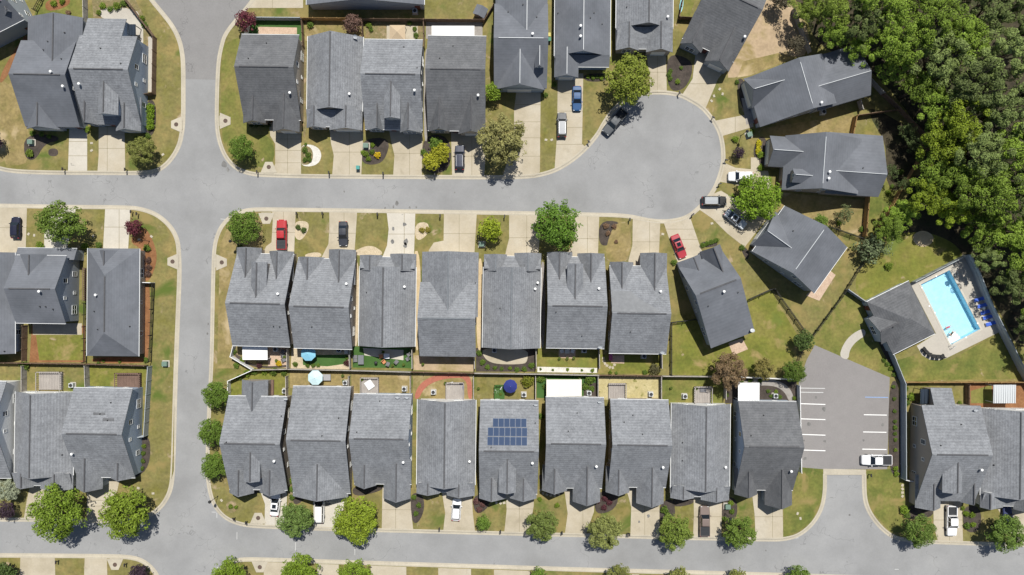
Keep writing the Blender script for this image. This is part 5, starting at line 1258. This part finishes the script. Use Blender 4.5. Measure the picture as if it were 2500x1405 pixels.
def gazebo(px, py, w, label):
    p = W(px, py, 2.6); t = thing('garden_gazebo', label, 'gazebo', (p.x, p.y, 0)); h = w / 2
    mb = MB(); apex = (0, 0, 3.2); q = [(-h, -h, 2.4), (h, -h, 2.4), (h, h, 2.4), (-h, h, 2.4)]
    for i in range(4): mb.slab([q[i], q[(i + 1) % 4], apex], .04)
    o = mb.build('canopy', 'fabric', t); o.color = (.46, .36, .24, 1)
    posts4(t, h - .12, h - .12, 2.4, 'dark_metal', .04)
gazebo(970, 80, 3.0, 'tan fabric gazebo in the third top row backyard')

def umbrella(px, py, r, col, label, n=8, tilt=0):
    p = W(px, py, 2.4); t = thing('garden_umbrella', label, 'umbrella', (p.x, p.y, 0)); R = r * S * .98
    mb = MB(); ring_ = [(R * math.cos(2 * math.pi * (i + .5) / n), R * math.sin(2 * math.pi * (i + .5) / n), 2.15) for i in range(n)]
    for i in range(n): mb.slab([ring_[i], ring_[(i + 1) % n], (0, 0, 2.75)], .03)
    o = mb.build('canopy', 'fabric', t); o.color = (*col, 1); o.rotation_euler = (tilt, 0, 0)
    MB().tube((0, 0, .02), (0, 0, 2.9), .03).build('pole', 'pale_metal', t)
    lathe([(.28, .0), (.28, .06), (.06, .1)]).build('base', 'dark_metal', t)
umbrella(752, 864, 19, (.22, .48, .62), 'light blue umbrella behind the black sedan house', 8)
umbrella(769, 923, 19, (.50, .66, .70), 'pale blue umbrella behind the bottom row house', 8)
umbrella(1246, 944, 17, (.025, .035, .17), 'navy blue umbrella behind the solar panel house', 10)

def deck(x0, y0, x1, y1, mat, label, h=.5, rail=(1, 1, 1, 0)):
    a, b = W(x0, y1, h), W(x1, y0, h); c = (a + b) / 2; hx, hy = (b.x - a.x) / 2, (b.y - a.y) / 2
    t = thing('wooden_deck', label, 'deck', (c.x, c.y, 0))
    mb = MB(); n = max(3, int(2 * hx / .3))
    for i in range(n): mb.box(-hx + i * 2 * hx / n, -hy, h - .06, -hx + (i + 1) * 2 * hx / n - .025, hy, h)
    mb.box(-hx + .05, -hy + .05, .0, hx - .05, hy - .05, h - .065)
    mb.build('floor', mat, t)
    for on, (p, q) in zip(rail, (((-hx, hy), (hx, hy)), ((-hx, -hy), (-hx, hy)), ((hx, -hy), (hx, hy)), ((-hx, -hy), (hx, -hy)))):
        if on:
            r = MB(); d = Vector(q) - Vector(p); n2 = max(2, int(d.length / .4))
            x0_, x1_, y0_, y1_ = min(p[0], q[0]) - .07, max(p[0], q[0]) + .07, min(p[1], q[1]) - .07, max(p[1], q[1]) + .07
            r.box(x0_, y0_, h + .92, x1_, y1_, h + 1.0)
            for i in range(n2 + 1): c2 = Vector(p) + d * i / n2; r.box(c2.x - .03, c2.y - .03, h, c2.x + .03, c2.y + .03, h + .92)
            r.build('railing', mat, t)
deck(95, 908, 152, 952, 'deck_wood', 'weathered grey deck behind the lower left ranch house')
deck(286, 911, 344, 952, 'red_deck', 'dark brown deck behind the lower left corner house')
deck(882, 922, 925, 964, 'deck_wood', 'grey deck with a white table, behind the third bottom row house')
deck(1090, 934, 1133, 976, 'deck_wood', 'grey deck inside the curved brick path')
deck(1486, 936, 1527, 976, 'deck_wood', 'grey deck on the straw covered yard', rail=(1, 0, 1, 0))
deck(1695, 944, 1736, 984, 'deck_wood', 'grey deck behind the brown pickup house')
deck(1208, 940, 1232, 977, 'artificial_turf', 'green carpeted deck beside the navy umbrella', rail=(1, 1, 0, 0))
deck(650, 928, 668, 965, 'red_deck', 'narrow red brown deck behind the bottom row corner house', rail=(0, 0, 0, 0))
deck(2430, 946, 2478, 984, 'pale_metal', 'pale patio deck under the latticed pergola', .2, rail=(0, 0, 0, 0))
deck(205, 655, 209, 735, 'red_deck', 'narrow side steps right of the broad walled house', .4, rail=(0, 0, 1, 0))

AC = MB().box(-.42, -.42, .08, .42, .42, .95).mesh('air_conditioner', 'pale_metal', bevel=.03)
ACF = lathe([(.34, .952), (.34, .985), (.30, .99), (.05, .975)], 14).mesh('fan_grille', 'dark_metal')
ACP = MB().box(-.55, -.55, 0, .55, .55, .08).mesh('pad', 'pool_concrete')
def copy_of(root, kids, loc, rz=0):
    t = root.copy(); COL.objects.link(t); t.location = loc; t.rotation_euler = (0, 0, rz)
    for k in kids:
        c = k.copy(); COL.objects.link(c); c.parent = t
    return t
def series(name, parts, spots, base, cat, group):
    """the first is built, the rest are copies of it with their parts"""
    first = None
    for s in spots:
        px, py = s[:2]; rz = s[2] if len(s) > 2 else 0
        p = W(px, py, .6)
        if first is None:
            t = link(name, None, None, (p.x, p.y, .025), rz); kids = []
            for nm, me, col in parts:
                k = link(nm, me, t, color=col); kids.append(k)
            first = (t, kids)
        else: t = copy_of(first[0], first[1], (p.x, p.y, .025), rz)
        note(t, base, cat, group, px, py)
W1 = None
series('air_conditioner', [('casing', AC, None), ('fan_grille', ACF, None), ('pad', ACP, None)],
       [(175, 941), (673, 853), (828, 855), (843, 935), (987, 950), (1058, 958), (1207, 856), (1279, 964), (1426, 856), (1438, 960), (1572, 870), (1589, 963), (1672, 968), (1893, 967), (2010, 274), (1013, 28), (695, 955)], 'grey air conditioner', 'air conditioner', 'air conditioners')
UB = MB().box(-.5, -.45, 0, .5, .45, .85).mesh('cabinet', 'green_metal', bevel=.05); UP = MB().box(-.7, -.65, -.02, .7, .65, .03).mesh('pad', 'pool_concrete')
series('utility_box', [('cabinet', UB, None), ('pad', UP, None)], [(893, 356), (74, 347), (1176, 597), (1830, 329, .3), (1777, 1238), (402, 889)], 'green utility box', 'utility box', 'utility boxes')
mbp = MB().box(-.06, -.06, 0, .06, .06, 1.05).box(-.05, -.3, .95, .05, .3, 1.03).mesh('post', 'dark_metal')
mbx = MB().loft([[(.13 * math.cos(a) if 0 else x, y, z) for x, z in ((-.12, 1.04), (.12, 1.04), (.12, 1.2), (.07, 1.28), (-.07, 1.28), (-.12, 1.2))] for y in (-.30, .30)]).mesh('box', 'dark_metal')
mbf = MB().box(.122, -.2, 1.12, .14, -.16, 1.36).mesh('flag', 'tail_red')
series('mailbox', [('post', mbp, None), ('box', mbx, None), ('flag', mbf, None)],
       [(156, 414), (308, 415), (629, 421), (804, 423), (936, 425), (1062, 427), (1437, 347, .8), (1658, 228, .3), (1740, 288, .9), (1772, 392, 1.4), (1756, 450, 1.9), (1690, 525, 2.3), (725, 522), (788, 522), (922, 524), (1075, 528), (1232, 529), (1537, 537), (322, 518), (336, 523), (602, 1275), (572, 1266, .5), (1073, 1291), (1222, 1297), (1372, 1300), (1532, 1304), (1536, 1304), (140, 1371), (307, 1378), (600, 1385), (2124, 1160)], 'black kerbside mailbox', 'mailbox', 'mailboxes along the kerbs')
lp = lathe([(.12, 0), (.10, .1), (.06, .2), (.05, 3.6)], 8).mesh('pole', 'dark_metal'); lh = lathe([(.06, 3.6), (.26, 3.75), (.30, 4.1), (.16, 4.3), (.03, 4.4)], 10).mesh('lamp_head', 'dark_metal')
series('street_lamp', [('pole', lp, None), ('lamp_head', lh, None)], [(361, 589), (578, 592), (1811, 330), (1772, 1256), (345, 1196), (529, 1214)], 'black street lamp', 'street lamp', 'street lamps')
lid = lathe([(.42, .02), (.42, .05), (.36, .055), (.02, .055)], 16).mesh('manhole_cover', 'rust_iron')
inl = MB().prism([(-1.6, 0, 0), (1.6, 0, 0), (.7, 2.1, 0), (-.7, 2.1, 0)], [(-1.6, 0, .045), (1.6, 0, .045), (.7, 2.1, .045), (-.7, 2.1, .045)]).box(-1.0, -.12, -.06, 1.0, -.02, .06).mesh('slab', 'kerb_concrete')
lido = bpy.data.meshes.new('manhole_cover'); lido.from_pydata([(v.co.x, v.co.y + 1.1, v.co.z) for v in lid.vertices], [], [tuple(p.vertices) for p in lid.polygons]); lido.materials.append(M['rust_iron'])
for spots in ([(441, 303, math.pi / 2), (534, 294, -math.pi / 2), (654, 421, 0), (648, 520, math.pi), (525, 641, -math.pi / 2), (432, 639, math.pi / 2), (628, 1281, 0), (277, 1368, math.pi), (632, 1374, math.pi)],):
    series('storm_drain_inlet', [('slab', inl, None), ('manhole_cover', lido, None)], spots, 'concrete storm drain inlet', 'drain inlet', 'storm drain inlets')
meter = MB().box(-.26, -.2, -.02, .26, .2, .05).mesh('meter_cover', 'kerb_concrete')
for i, (x, y) in enumerate([(224, 350), (224, 368), (70, 572), (84, 575), (228, 577), (370, 578), (1333, 342), (1347, 342), (1757, 218), (1764, 230), (1743, 235), (1737, 247), (1618, 572), (1738, 546), (398, 378), (1947, 1254), (1954, 1266), (541, 1222), (338, 1192), (374, 1205)]):
    p = W(x, y); o = link('meter_cover', meter, None, (p.x, p.y, .03), i * .5); note(o, 'pale meter cover', 'meter cover', 'meter covers in the grass', x, y)
# small shed, kayak, bins
p = W(1173, 27, 2); t = thing('garden_shed', 'small dark gabled shed in the yard at the top', 'shed', (p.x, p.y, 0), R_(-25))
MB().prism([(-1.0, -.8, 0), (1.0, -.8, 0), (1.0, -.8, 1.8), (0, -.8, 2.3), (-1.0, -.8, 1.8)], [(-1.0, .8, 0), (1.0, .8, 0), (1.0, .8, 1.8), (0, .8, 2.3), (-1.0, .8, 1.8)]).build('wall', 'taupe_siding', t)
MB().slab([(-1.2, -1, 1.8), (0, -1, 2.4), (0, 1, 2.4), (-1.2, 1, 1.8)][::-1][::-1], .08).slab([(0, -1, 2.4), (1.2, -1, 1.8), (1.2, 1, 1.8), (0, 1, 2.4)], .08).build('roof', 'smooth_shingle', t)
p = W(1664, 12, .4); t = thing('kayak', 'pale teal kayak lying by the fence at the top', 'kayak', (p.x, p.y, .02), R_(82))
o = MB().loft([[(x, -w, .28), (x, w, .28), (x, w * .7, .05), (x, -w * .7, .05)] for x, w in ((-1.6, .04), (-1.1, .25), (0, .36), (1.1, .25), (1.6, .04))]).build('hull', 'tint', t); o.color = (.25, .55, .60, 1)
o = MB().box(-.45, -.22, .2805, .45, .22, .30).build('cockpit', 'dark_metal', t)
def bin_(px, py, col, label):
    p = W(px, py, .8); t = thing('wheelie_bin', label, 'bin', (p.x, p.y, .02))
    o = MB().loft([[(-w, -w, z), (w, -w, z), (w, w * 1.1, z), (-w, w * 1.1, z)] for w, z in ((.24, .05), (.31, 1.0))]).build('body', 'tint', t); o.color = (*col, 1)
    o = MB().box(-.34, -.34, 1.0, .34, .38, 1.07).build('lid', 'tint', t); o.color = (*tint(col, 1.2), 1)
    for s in (-1, 1): MB().tube((s * .2 - .04, .34, .1), (s * .2 + .04, .34, .1), .1).build('wheel', 'tyre', t)
bin_(874, 410, (.05, .22, .20), 'teal wheelie bin on the second top row driveway'); bin_(1341, 97, (.04, .16, .10), 'green wheelie bin right of the big front gable house'); bin_(1340, 86, (.42, .36, .10), 'yellow wheelie bin right of the big front gable house')
bin_(1730, 1095 - 20, (.42, .30, .05), 'yellow bin between the two lower houses left of the car park') if 0 else None
# patio seats and tables
seat = MB().box(-.35, -.35, .36, .35, .35, .46).mesh('seat', 'fabric'); back = MB().box(-.35, .30, .47, .35, .40, .95).mesh('backrest', 'fabric')
legm = MB().box(-.03, -.03, 0, .03, .03, .36).mesh('leg', 'dark_metal')
def chairs(spots, col, base, group):
    first = None
    for x, y, rz in spots:
        p = W(x, y, .5)
        if first is None:
            t = link('patio_chair', None, None, (p.x, p.y, .03), rz); k = [link('seat', seat, t, color=col), link('backrest', back, t, color=col)]
            for sx in (-1, 1):
                for sy in (-1, 1): k.append(link('leg', legm, t, (sx * .3, sy * .3, 0)))
            first = (t, k)
        else: t = copy_of(first[0], first[1], (p.x, p.y, .03), rz)
        note(t, base, 'chair', group, x, y)
chairs([(2257, 853, 2.2), (2271, 866, 2.8), (2281, 870, 3.0), (2291, 871, 3.1), (2302, 870, 3.5), (2263, 860, 2.4)], (.03, .03, .03), 'black metal chair', 'black chairs on the pool terrace')
chairs([(691, 860, 1), (692, 870, 1.5), (693, 879, 2), (868, 872, 1.6), (868, 880, 1.6), (947, 889, 2.8), (968, 884, 2.4), (995, 877, -1), (998, 866, -1)], (.16, .16, .165), 'dark grey patio chair', 'dark patio chairs')
chairs([(1372, 858, .3), (1398, 858, -.3), (1227, 950, 1), (1212, 957, 1.2), (1094, 948, 1.4), (1103, 938, .2), (845, 860, 0)], (.6, .6, .58), 'white patio chair', 'white patio chairs')
chairs([(1126, 940, 0), (1127, 947, -1.5)], (.02, .06, .25), 'blue patio chair', 'blue patio chairs')
chairs([(937, 884, .7), (930, 871, .2)], (.5, .22, .10), 'orange patio chair', 'orange patio chairs')
def table(x, y, w, d, col, label, rz=0, h=.74):
    p = W(x, y, h); t = thing('patio_table', label, 'table', (p.x, p.y, .03), rz)
    o = MB().box(-w / 2, -d / 2, h - .05, w / 2, d / 2, h).build('tabletop', 'fabric', t, bevel=.02); o.color = (*col, 1)
    for sx in (-1, 1):
        for sy in (-1, 1): MB().box(sx * (w / 2 - .1) - .03, sy * (d / 2 - .1) - .03, 0, sx * (w / 2 - .1) + .03, sy * (d / 2 - .1) + .03, h - .05).build('leg', 'dark_metal', t)
table(881, 879, 1.1, 1.8, (.16, .17, .18), 'grey rectangular table on the turf patio yard')
table(944, 870, 1.1, 1.0, (.62, .63, .65), 'white square table at the turf patio edge')
table(1385, 858, .9, .9, (.58, .56, .50), 'pale small table between two white chairs')
table(902, 940, 1.5, 1.7, (.62, .63, .62), 'white table on the third bottom row deck', .6)
table(797, 922, 1.6, 1.2, (.30, .30, .31), 'grey table right of the pale blue umbrella')
table(1491, 872, .7, 1.4, (.40, .10, .20), 'pink bench table behind the patched roof house')
table(1717, 952, 1.2, .9, (.14, .14, .15), 'dark grill table on the brown pickup house deck')
pot = lathe([(.16, 0), (.24, .38), (.27, .40), (.22, .36), (.05, .34)], 12).mesh('pot', 'paver')
potp = bpy.data.meshes.new('plant'); potp.from_pydata([(v.co.x * .38, v.co.y * .38, v.co.z * .4 + .28) for v in BUSH[0].vertices], [], [tuple(q.vertices) for q in BUSH[0].polygons]); potp.materials.append(M['leaf'])
series('planter', [('pot', pot, None), ('plant', potp, (.12, .17, .03))], [(1366, 876), (1385, 876), (1401, 875), (674, 881), (694, 872), (1032, 890), (1087, 936), (935, 860), (1222, 963), (1168, 949), (836, 918), (838, 931), (1639, 948), (2318, 965), (985, 891), (958, 893), (884, 928), (1700, 950), (905, 66), (1016, 92)], 'potted green plant', 'planter', 'potted plants in the back yards')
# barbecue on the turf patio
p = W(918, 886, .6); t = thing('barbecue', 'black kettle barbecue on the turf patio yard', 'barbecue', (p.x, p.y, .03))
lathe([(.08, .62), (.28, .72), (.32, .85), (.26, 1.0), (.06, 1.08)], 14).build('kettle', 'dark_metal', t)
for a in range(3): MB().tube((.28 * math.cos(a * 2.1), .28 * math.sin(a * 2.1), 0), (.14 * math.cos(a * 2.1), .14 * math.sin(a * 2.1), .70), .02).build('leg', 'dark_metal', t)
# stepping stones
stone = MB().prism([(-.28, -.2, 0), (.25, -.24, 0), (.3, .2, 0), (-.22, .25, 0)], [(-.28, -.2, .04), (.25, -.24, .04), (.3, .2, .04), (-.22, .25, .04)]).mesh('stepping_stone', 'concrete')
for i, (x, y) in enumerate([(1473, 875), (1474, 882), (1477, 888), (1482, 893), (1489, 897), (1496, 898), (1500, 891), (1320, 1197), (1326, 1205), (1335, 1208), (1345, 1210), (1354, 1210), (1364, 1207), (1372, 1201), (1212, 1228), (1222, 1229), (1231, 1228), (2203, 1185), (2203, 1194), (2203, 1203), (2203, 1212)]):
    p = W(x, y); o = link('stepping_stone', stone, None, (p.x, p.y, .028), i); note(o, 'pale stepping stone', 'stone', 'stepping stones', x, y)

# ------------------------------------------------------------------ swimming pool
ANCHORS += [('by the swimming pool', 2320, 760, 130), ('by the car park', 2060, 1000, 110)]
deckp = [(2222, 692), (2352, 626), (2380, 680), (2440, 811), (2310, 875), (2291, 880), (2270, 879), (2251, 868), (2238, 845), (2285, 815)]
o0 = W(2320, 750)
t = thing('swimming_pool', 'rectangular light blue swimming pool in its pale concrete terrace', 'pool', o0)
P2 = lambda x, y, z: tuple((W(x, y) - o0)[:2]) + (z,)
mb = MB().sheet([P2(x, y, .034) for x, y in deckp], [P2(x, y, .034) for x, y in POOL])
mb.build('terrace', 'pool_concrete', t, fix=False)
D = -1.35
mb = MB()
q = [P2(*p, 0) for p in POOL]
mb.add([(x, y, D) for x, y, z in q] + [(x, y, .03) for x, y, z in q], [(0, 1, 2, 3)] + [(i, (i + 1) % 4, 4 + (i + 1) % 4, 4 + i) for i in range(4)])
mb.build('basin', 'pool_plaster', t, fix=False)
MB().sheet([(x, y, -.13) for x, y, z in [(q[i][0] * .999, q[i][1] * .999, 0) for i in (0, 1, 2, 3)]]).build('water', 'pool_water', t, fix=False)
cop = MB(); c = (Vector(q[0]) + Vector(q[1]) + Vector(q[2]) + Vector(q[3])) / 4
for i in range(4):
    a, b2 = Vector(q[i]), Vector(q[(i + 1) % 4]); d = (b2 - a).normalized(); n = Vector((-d.y, d.x, 0)); n = n if n.dot(a - c) > 0 else -n
    a2, b3 = a - d * .001, b2 + n * .0 + d * .34
    cop.prism([(v.x, v.y, .036) for v in (a2, b3, b3 + n * .34, a2 + n * .34)], [(v.x, v.y, .075) for v in (a2, b3, b3 + n * .34, a2 + n * .34)])
cop.build('coping', 'white_concrete', t)
stp = MB(); e1 = (Vector(q[2]) - Vector(q[3])).normalized(); e2 = (Vector(q[0]) - Vector(q[3])).normalized()
for k in range(3):
    a = Vector(q[3]) + e1 * .05 + e2 * .05
    r = [a, a + e1 * 2.4, a + e1 * 2.4 + e2 * (1.5 - .45 * k), a + e2 * (1.5 - .45 * k)]
    stp.prism([(v.x, v.y, D + .01) for v in r], [(v.x, v.y, D + .33 * (k + 1)) for v in r])
stp.build('steps', 'white_metal', t)
for px, py, rz in ((2329, 668, -62), (2322, 845, 28)):
    p = W(px, py) - o0
    for s_ in (-.3, .3):
        m_ = MB(); dv = Vector((math.cos(R_(rz)), math.sin(R_(rz)), 0)); sd = Vector((-dv.y, dv.x, 0)) * s_
        P0 = Vector((p.x, p.y, 0)) + sd
        m_.tube(P0 - dv * .5 + Vector((0, 0, .04)), P0 - dv * .35 + Vector((0, 0, .85)), .035); m_.tube(P0 - dv * .35 + Vector((0, 0, .85)), P0 + dv * .4 + Vector((0, 0, .75)), .035); m_.tube(P0 + dv * .4 + Vector((0, 0, .75)), P0 + dv * .45 + Vector((0, 0, -.6)), .035)
        m_.build('handrail', 'pale_metal', t)
for px, py in ((2250, 703), (2282, 764), (2383, 680 + 45), (2386, 790), (2285, 675), (2358, 824), (2268, 748)):
    p = W(px, py) - o0; lathe([(.16, .036), (.16, .08), (.05, .085)], 10).build('skimmer_lid', 'white_metal', t).location = (p.x, p.y, .04)
# loungers
lf = MB().box(-.32, -.95, .28, -.26, .95, .34).box(.26, -.95, .28, .32, .95, .34).box(-.26, -.95, .28, .26, -.89, .34).box(-.26, .89, .28, .26, .95, .34).mesh('frame', 'white_metal')
lc = MB().box(-.30, -.93, .345, .30, .30, .42).mesh('cushion', 'fabric', bevel=.02)
lb = MB().slab([(-.30, .31, .42), (.30, .31, .42), (.30, .90, .75), (-.30, .90, .75)], .07).mesh('backrest', 'fabric')
ll = MB().box(-.03, -.03, 0, .03, .03, .28).mesh('leg', 'white_metal')
first = None
for i, (x, y) in enumerate([(2391, 731), (2399, 746), (2407, 762), (2413, 774), (2420, 790)]):
    p = W(x, y, .4); rz = R_(-73)
    if not first:
        t = link('sun_lounger', None, None, (p.x, p.y, .04), rz); ks = [link('frame', lf, t), link('cushion', lc, t, color=(.06, .13, .52)), link('backrest', lb, t, color=(.06, .13, .52))]
        for sx in (-.28, .28):
            for sy in (-.9, .9): ks.append(link('leg', ll, t, (sx, sy, 0)))
        first = (t, ks)
    else: t = copy_of(first[0], first[1], (p.x, p.y, .04), rz)
    t.scale = (1.1, 1.15, 1)
    w_ = ('topmost', 'second from top', 'middle', 'fourth from top', 'lowest')[i]
    tag(t, w_ + ' of the five blue cushioned loungers by the pool', 'sun lounger', 'blue loungers by the pool')
for x, y, l in ((2402, 753, 'upper'), (2421, 781, 'lower')):
    p = W(x, y, .4); t = thing('side_table', l + ' small white table between the blue loungers', 'table', (p.x, p.y, .04))
    lathe([(.26, .40), (.28, .42), (.28, .45), (.05, .452)], 14).build('tabletop', 'white_metal', t); lathe([(.2, 0), (.05, .04), (.05, .39)], 10).build('stem', 'white_metal', t)
# two bathers: one skinned body each
def bather(px, py, rz, suit, label, arms):
    p = W(px, py, 0)
    J = dict(pel=(0, 0, 0), ch=(0, .42, .04), nk=(0, .60, .06), hd=(0, .72, .12), ht=(0, .84, .16))
    for s, n in ((-1, 'l'), (1, 'r')):
        J.update({'sh' + n: (s * .19, .52, .04), 'el' + n: (s * arms[0], .62, .0), 'wr' + n: (s * arms[1], .80, -.02), 'hn' + n: (s * (arms[1] + .02), .90, -.02), 'hp' + n: (s * .10, -.08, -.02), 'kn' + n: (s * .16, -.48, -.10), 'an' + n: (s * .20, -.86, -.20), 'ft' + n: (s * .22, -1.0, -.24)})
    rad = dict(pel=.13, ch=.15, nk=.06, hd=.10, ht=.085, sh=.07, el=.045, wr=.03, hn=.032, hp=.10, kn=.06, an=.035, ft=.03)
    ks = list(J); E = [('pel', 'ch'), ('ch', 'nk'), ('nk', 'hd'), ('hd', 'ht')]
    for n in 'lr': E += [('ch', 'sh' + n), ('sh' + n, 'el' + n), ('el' + n, 'wr' + n), ('wr' + n, 'hn' + n), ('pel', 'hp' + n), ('hp' + n, 'kn' + n), ('kn' + n, 'an' + n), ('an' + n, 'ft' + n)]
    me = bpy.data.meshes.new('person'); me.from_pydata([J[k] for k in ks], [(ks.index(a), ks.index(b)) for a, b in E], [])
    me.materials.append(M['skin'])
    o = link('person', me, None, (p.x, p.y, -.10), rz); o.modifiers.new('skin', 'SKIN')
    for i, k in enumerate(ks):
        r = rad.get(k, rad.get(k[:2], .05)); me.skin_vertices[0].data[i].radius = (r, r); me.skin_vertices[0].data[i].use_root = (k == 'pel')
    o.modifiers.new('smooth', 'SUBSURF').levels = 1; o.modifiers['smooth'].render_levels = 2
    tag(o, label, 'person', 'bathers in the pool')
    su = MB(); su.loft([[(w * math.cos(a), y, z + .15 * math.sin(a) * w / .17) for a in [k * math.pi / 5 for k in range(10)]] for y, w, z in ((-.14, .16, -.02), (.05, .165, 0), (.25, .165, .02), (.48, .175, .04))])
    s_ = su.build('swimsuit', 'tint', o, smooth=True); s_.color = (*suit, 1)
    h_ = MB(); h_.loft([[(r * math.cos(a), y, .12 + r * math.sin(a)) for a in [k * math.pi / 4 for k in range(8)]] for y, r in ((.66, .07), (.74, .118), (.83, .115), (.90, .06))])
    h_.build('hair', 'dark_metal', o, smooth=True)
bather(2317, 799, 1.9, (.45, .05, .12), 'person in a pink swimsuit floating in the pool', (.36, .42))
bather(2326, 813, 2.4, (.03, .05, .03), 'person in a dark swimsuit floating in the pool', (.42, .55))
# ------------------------------------------------------------------ camera, sun, sky
resolve_labels()
cam = bpy.data.objects.new('camera', bpy.data.cameras.new('camera')); COL.objects.link(cam)
cam.location = (0, 0, H); cam.data.sensor_width = 36; cam.data.lens = 36 * H / (2500 * S); cam.data.clip_end = 20000
SC.camera = cam
to_sun = Vector((.13, .47, 1)).normalized()
sun = bpy.data.objects.new('sun', bpy.data.lights.new('sun', 'SUN')); COL.objects.link(sun)
sun.rotation_euler = to_sun.to_track_quat('Z', 'Y').to_euler()
sun.data.energy = 4.6; sun.data.angle = R_(.5); sun.data.color = (1, .965, .90)
w = bpy.data.worlds.new('World'); SC.world = w; w.use_nodes = True
sky = w.node_tree.nodes.new('ShaderNodeTexSky'); sky.sky_type = 'NISHITA'; sky.sun_disc = False
sky.sun_elevation = math.asin(to_sun.z); sky.sun_rotation = math.atan2(to_sun.x, to_sun.y)
bg = w.node_tree.nodes['Background']; bg.inputs['Strength'].default_value = .065
w.node_tree.links.new(sky.outputs[0], bg.inputs[0])
SC.view_settings.view_transform = 'Standard'; SC.view_settings.look = 'None'; SC.view_settings.gamma = 1
SC.view_settings.exposure = .25
SC.cycles.max_bounces = 6; SC.cycles.transparent_max_bounces = 8
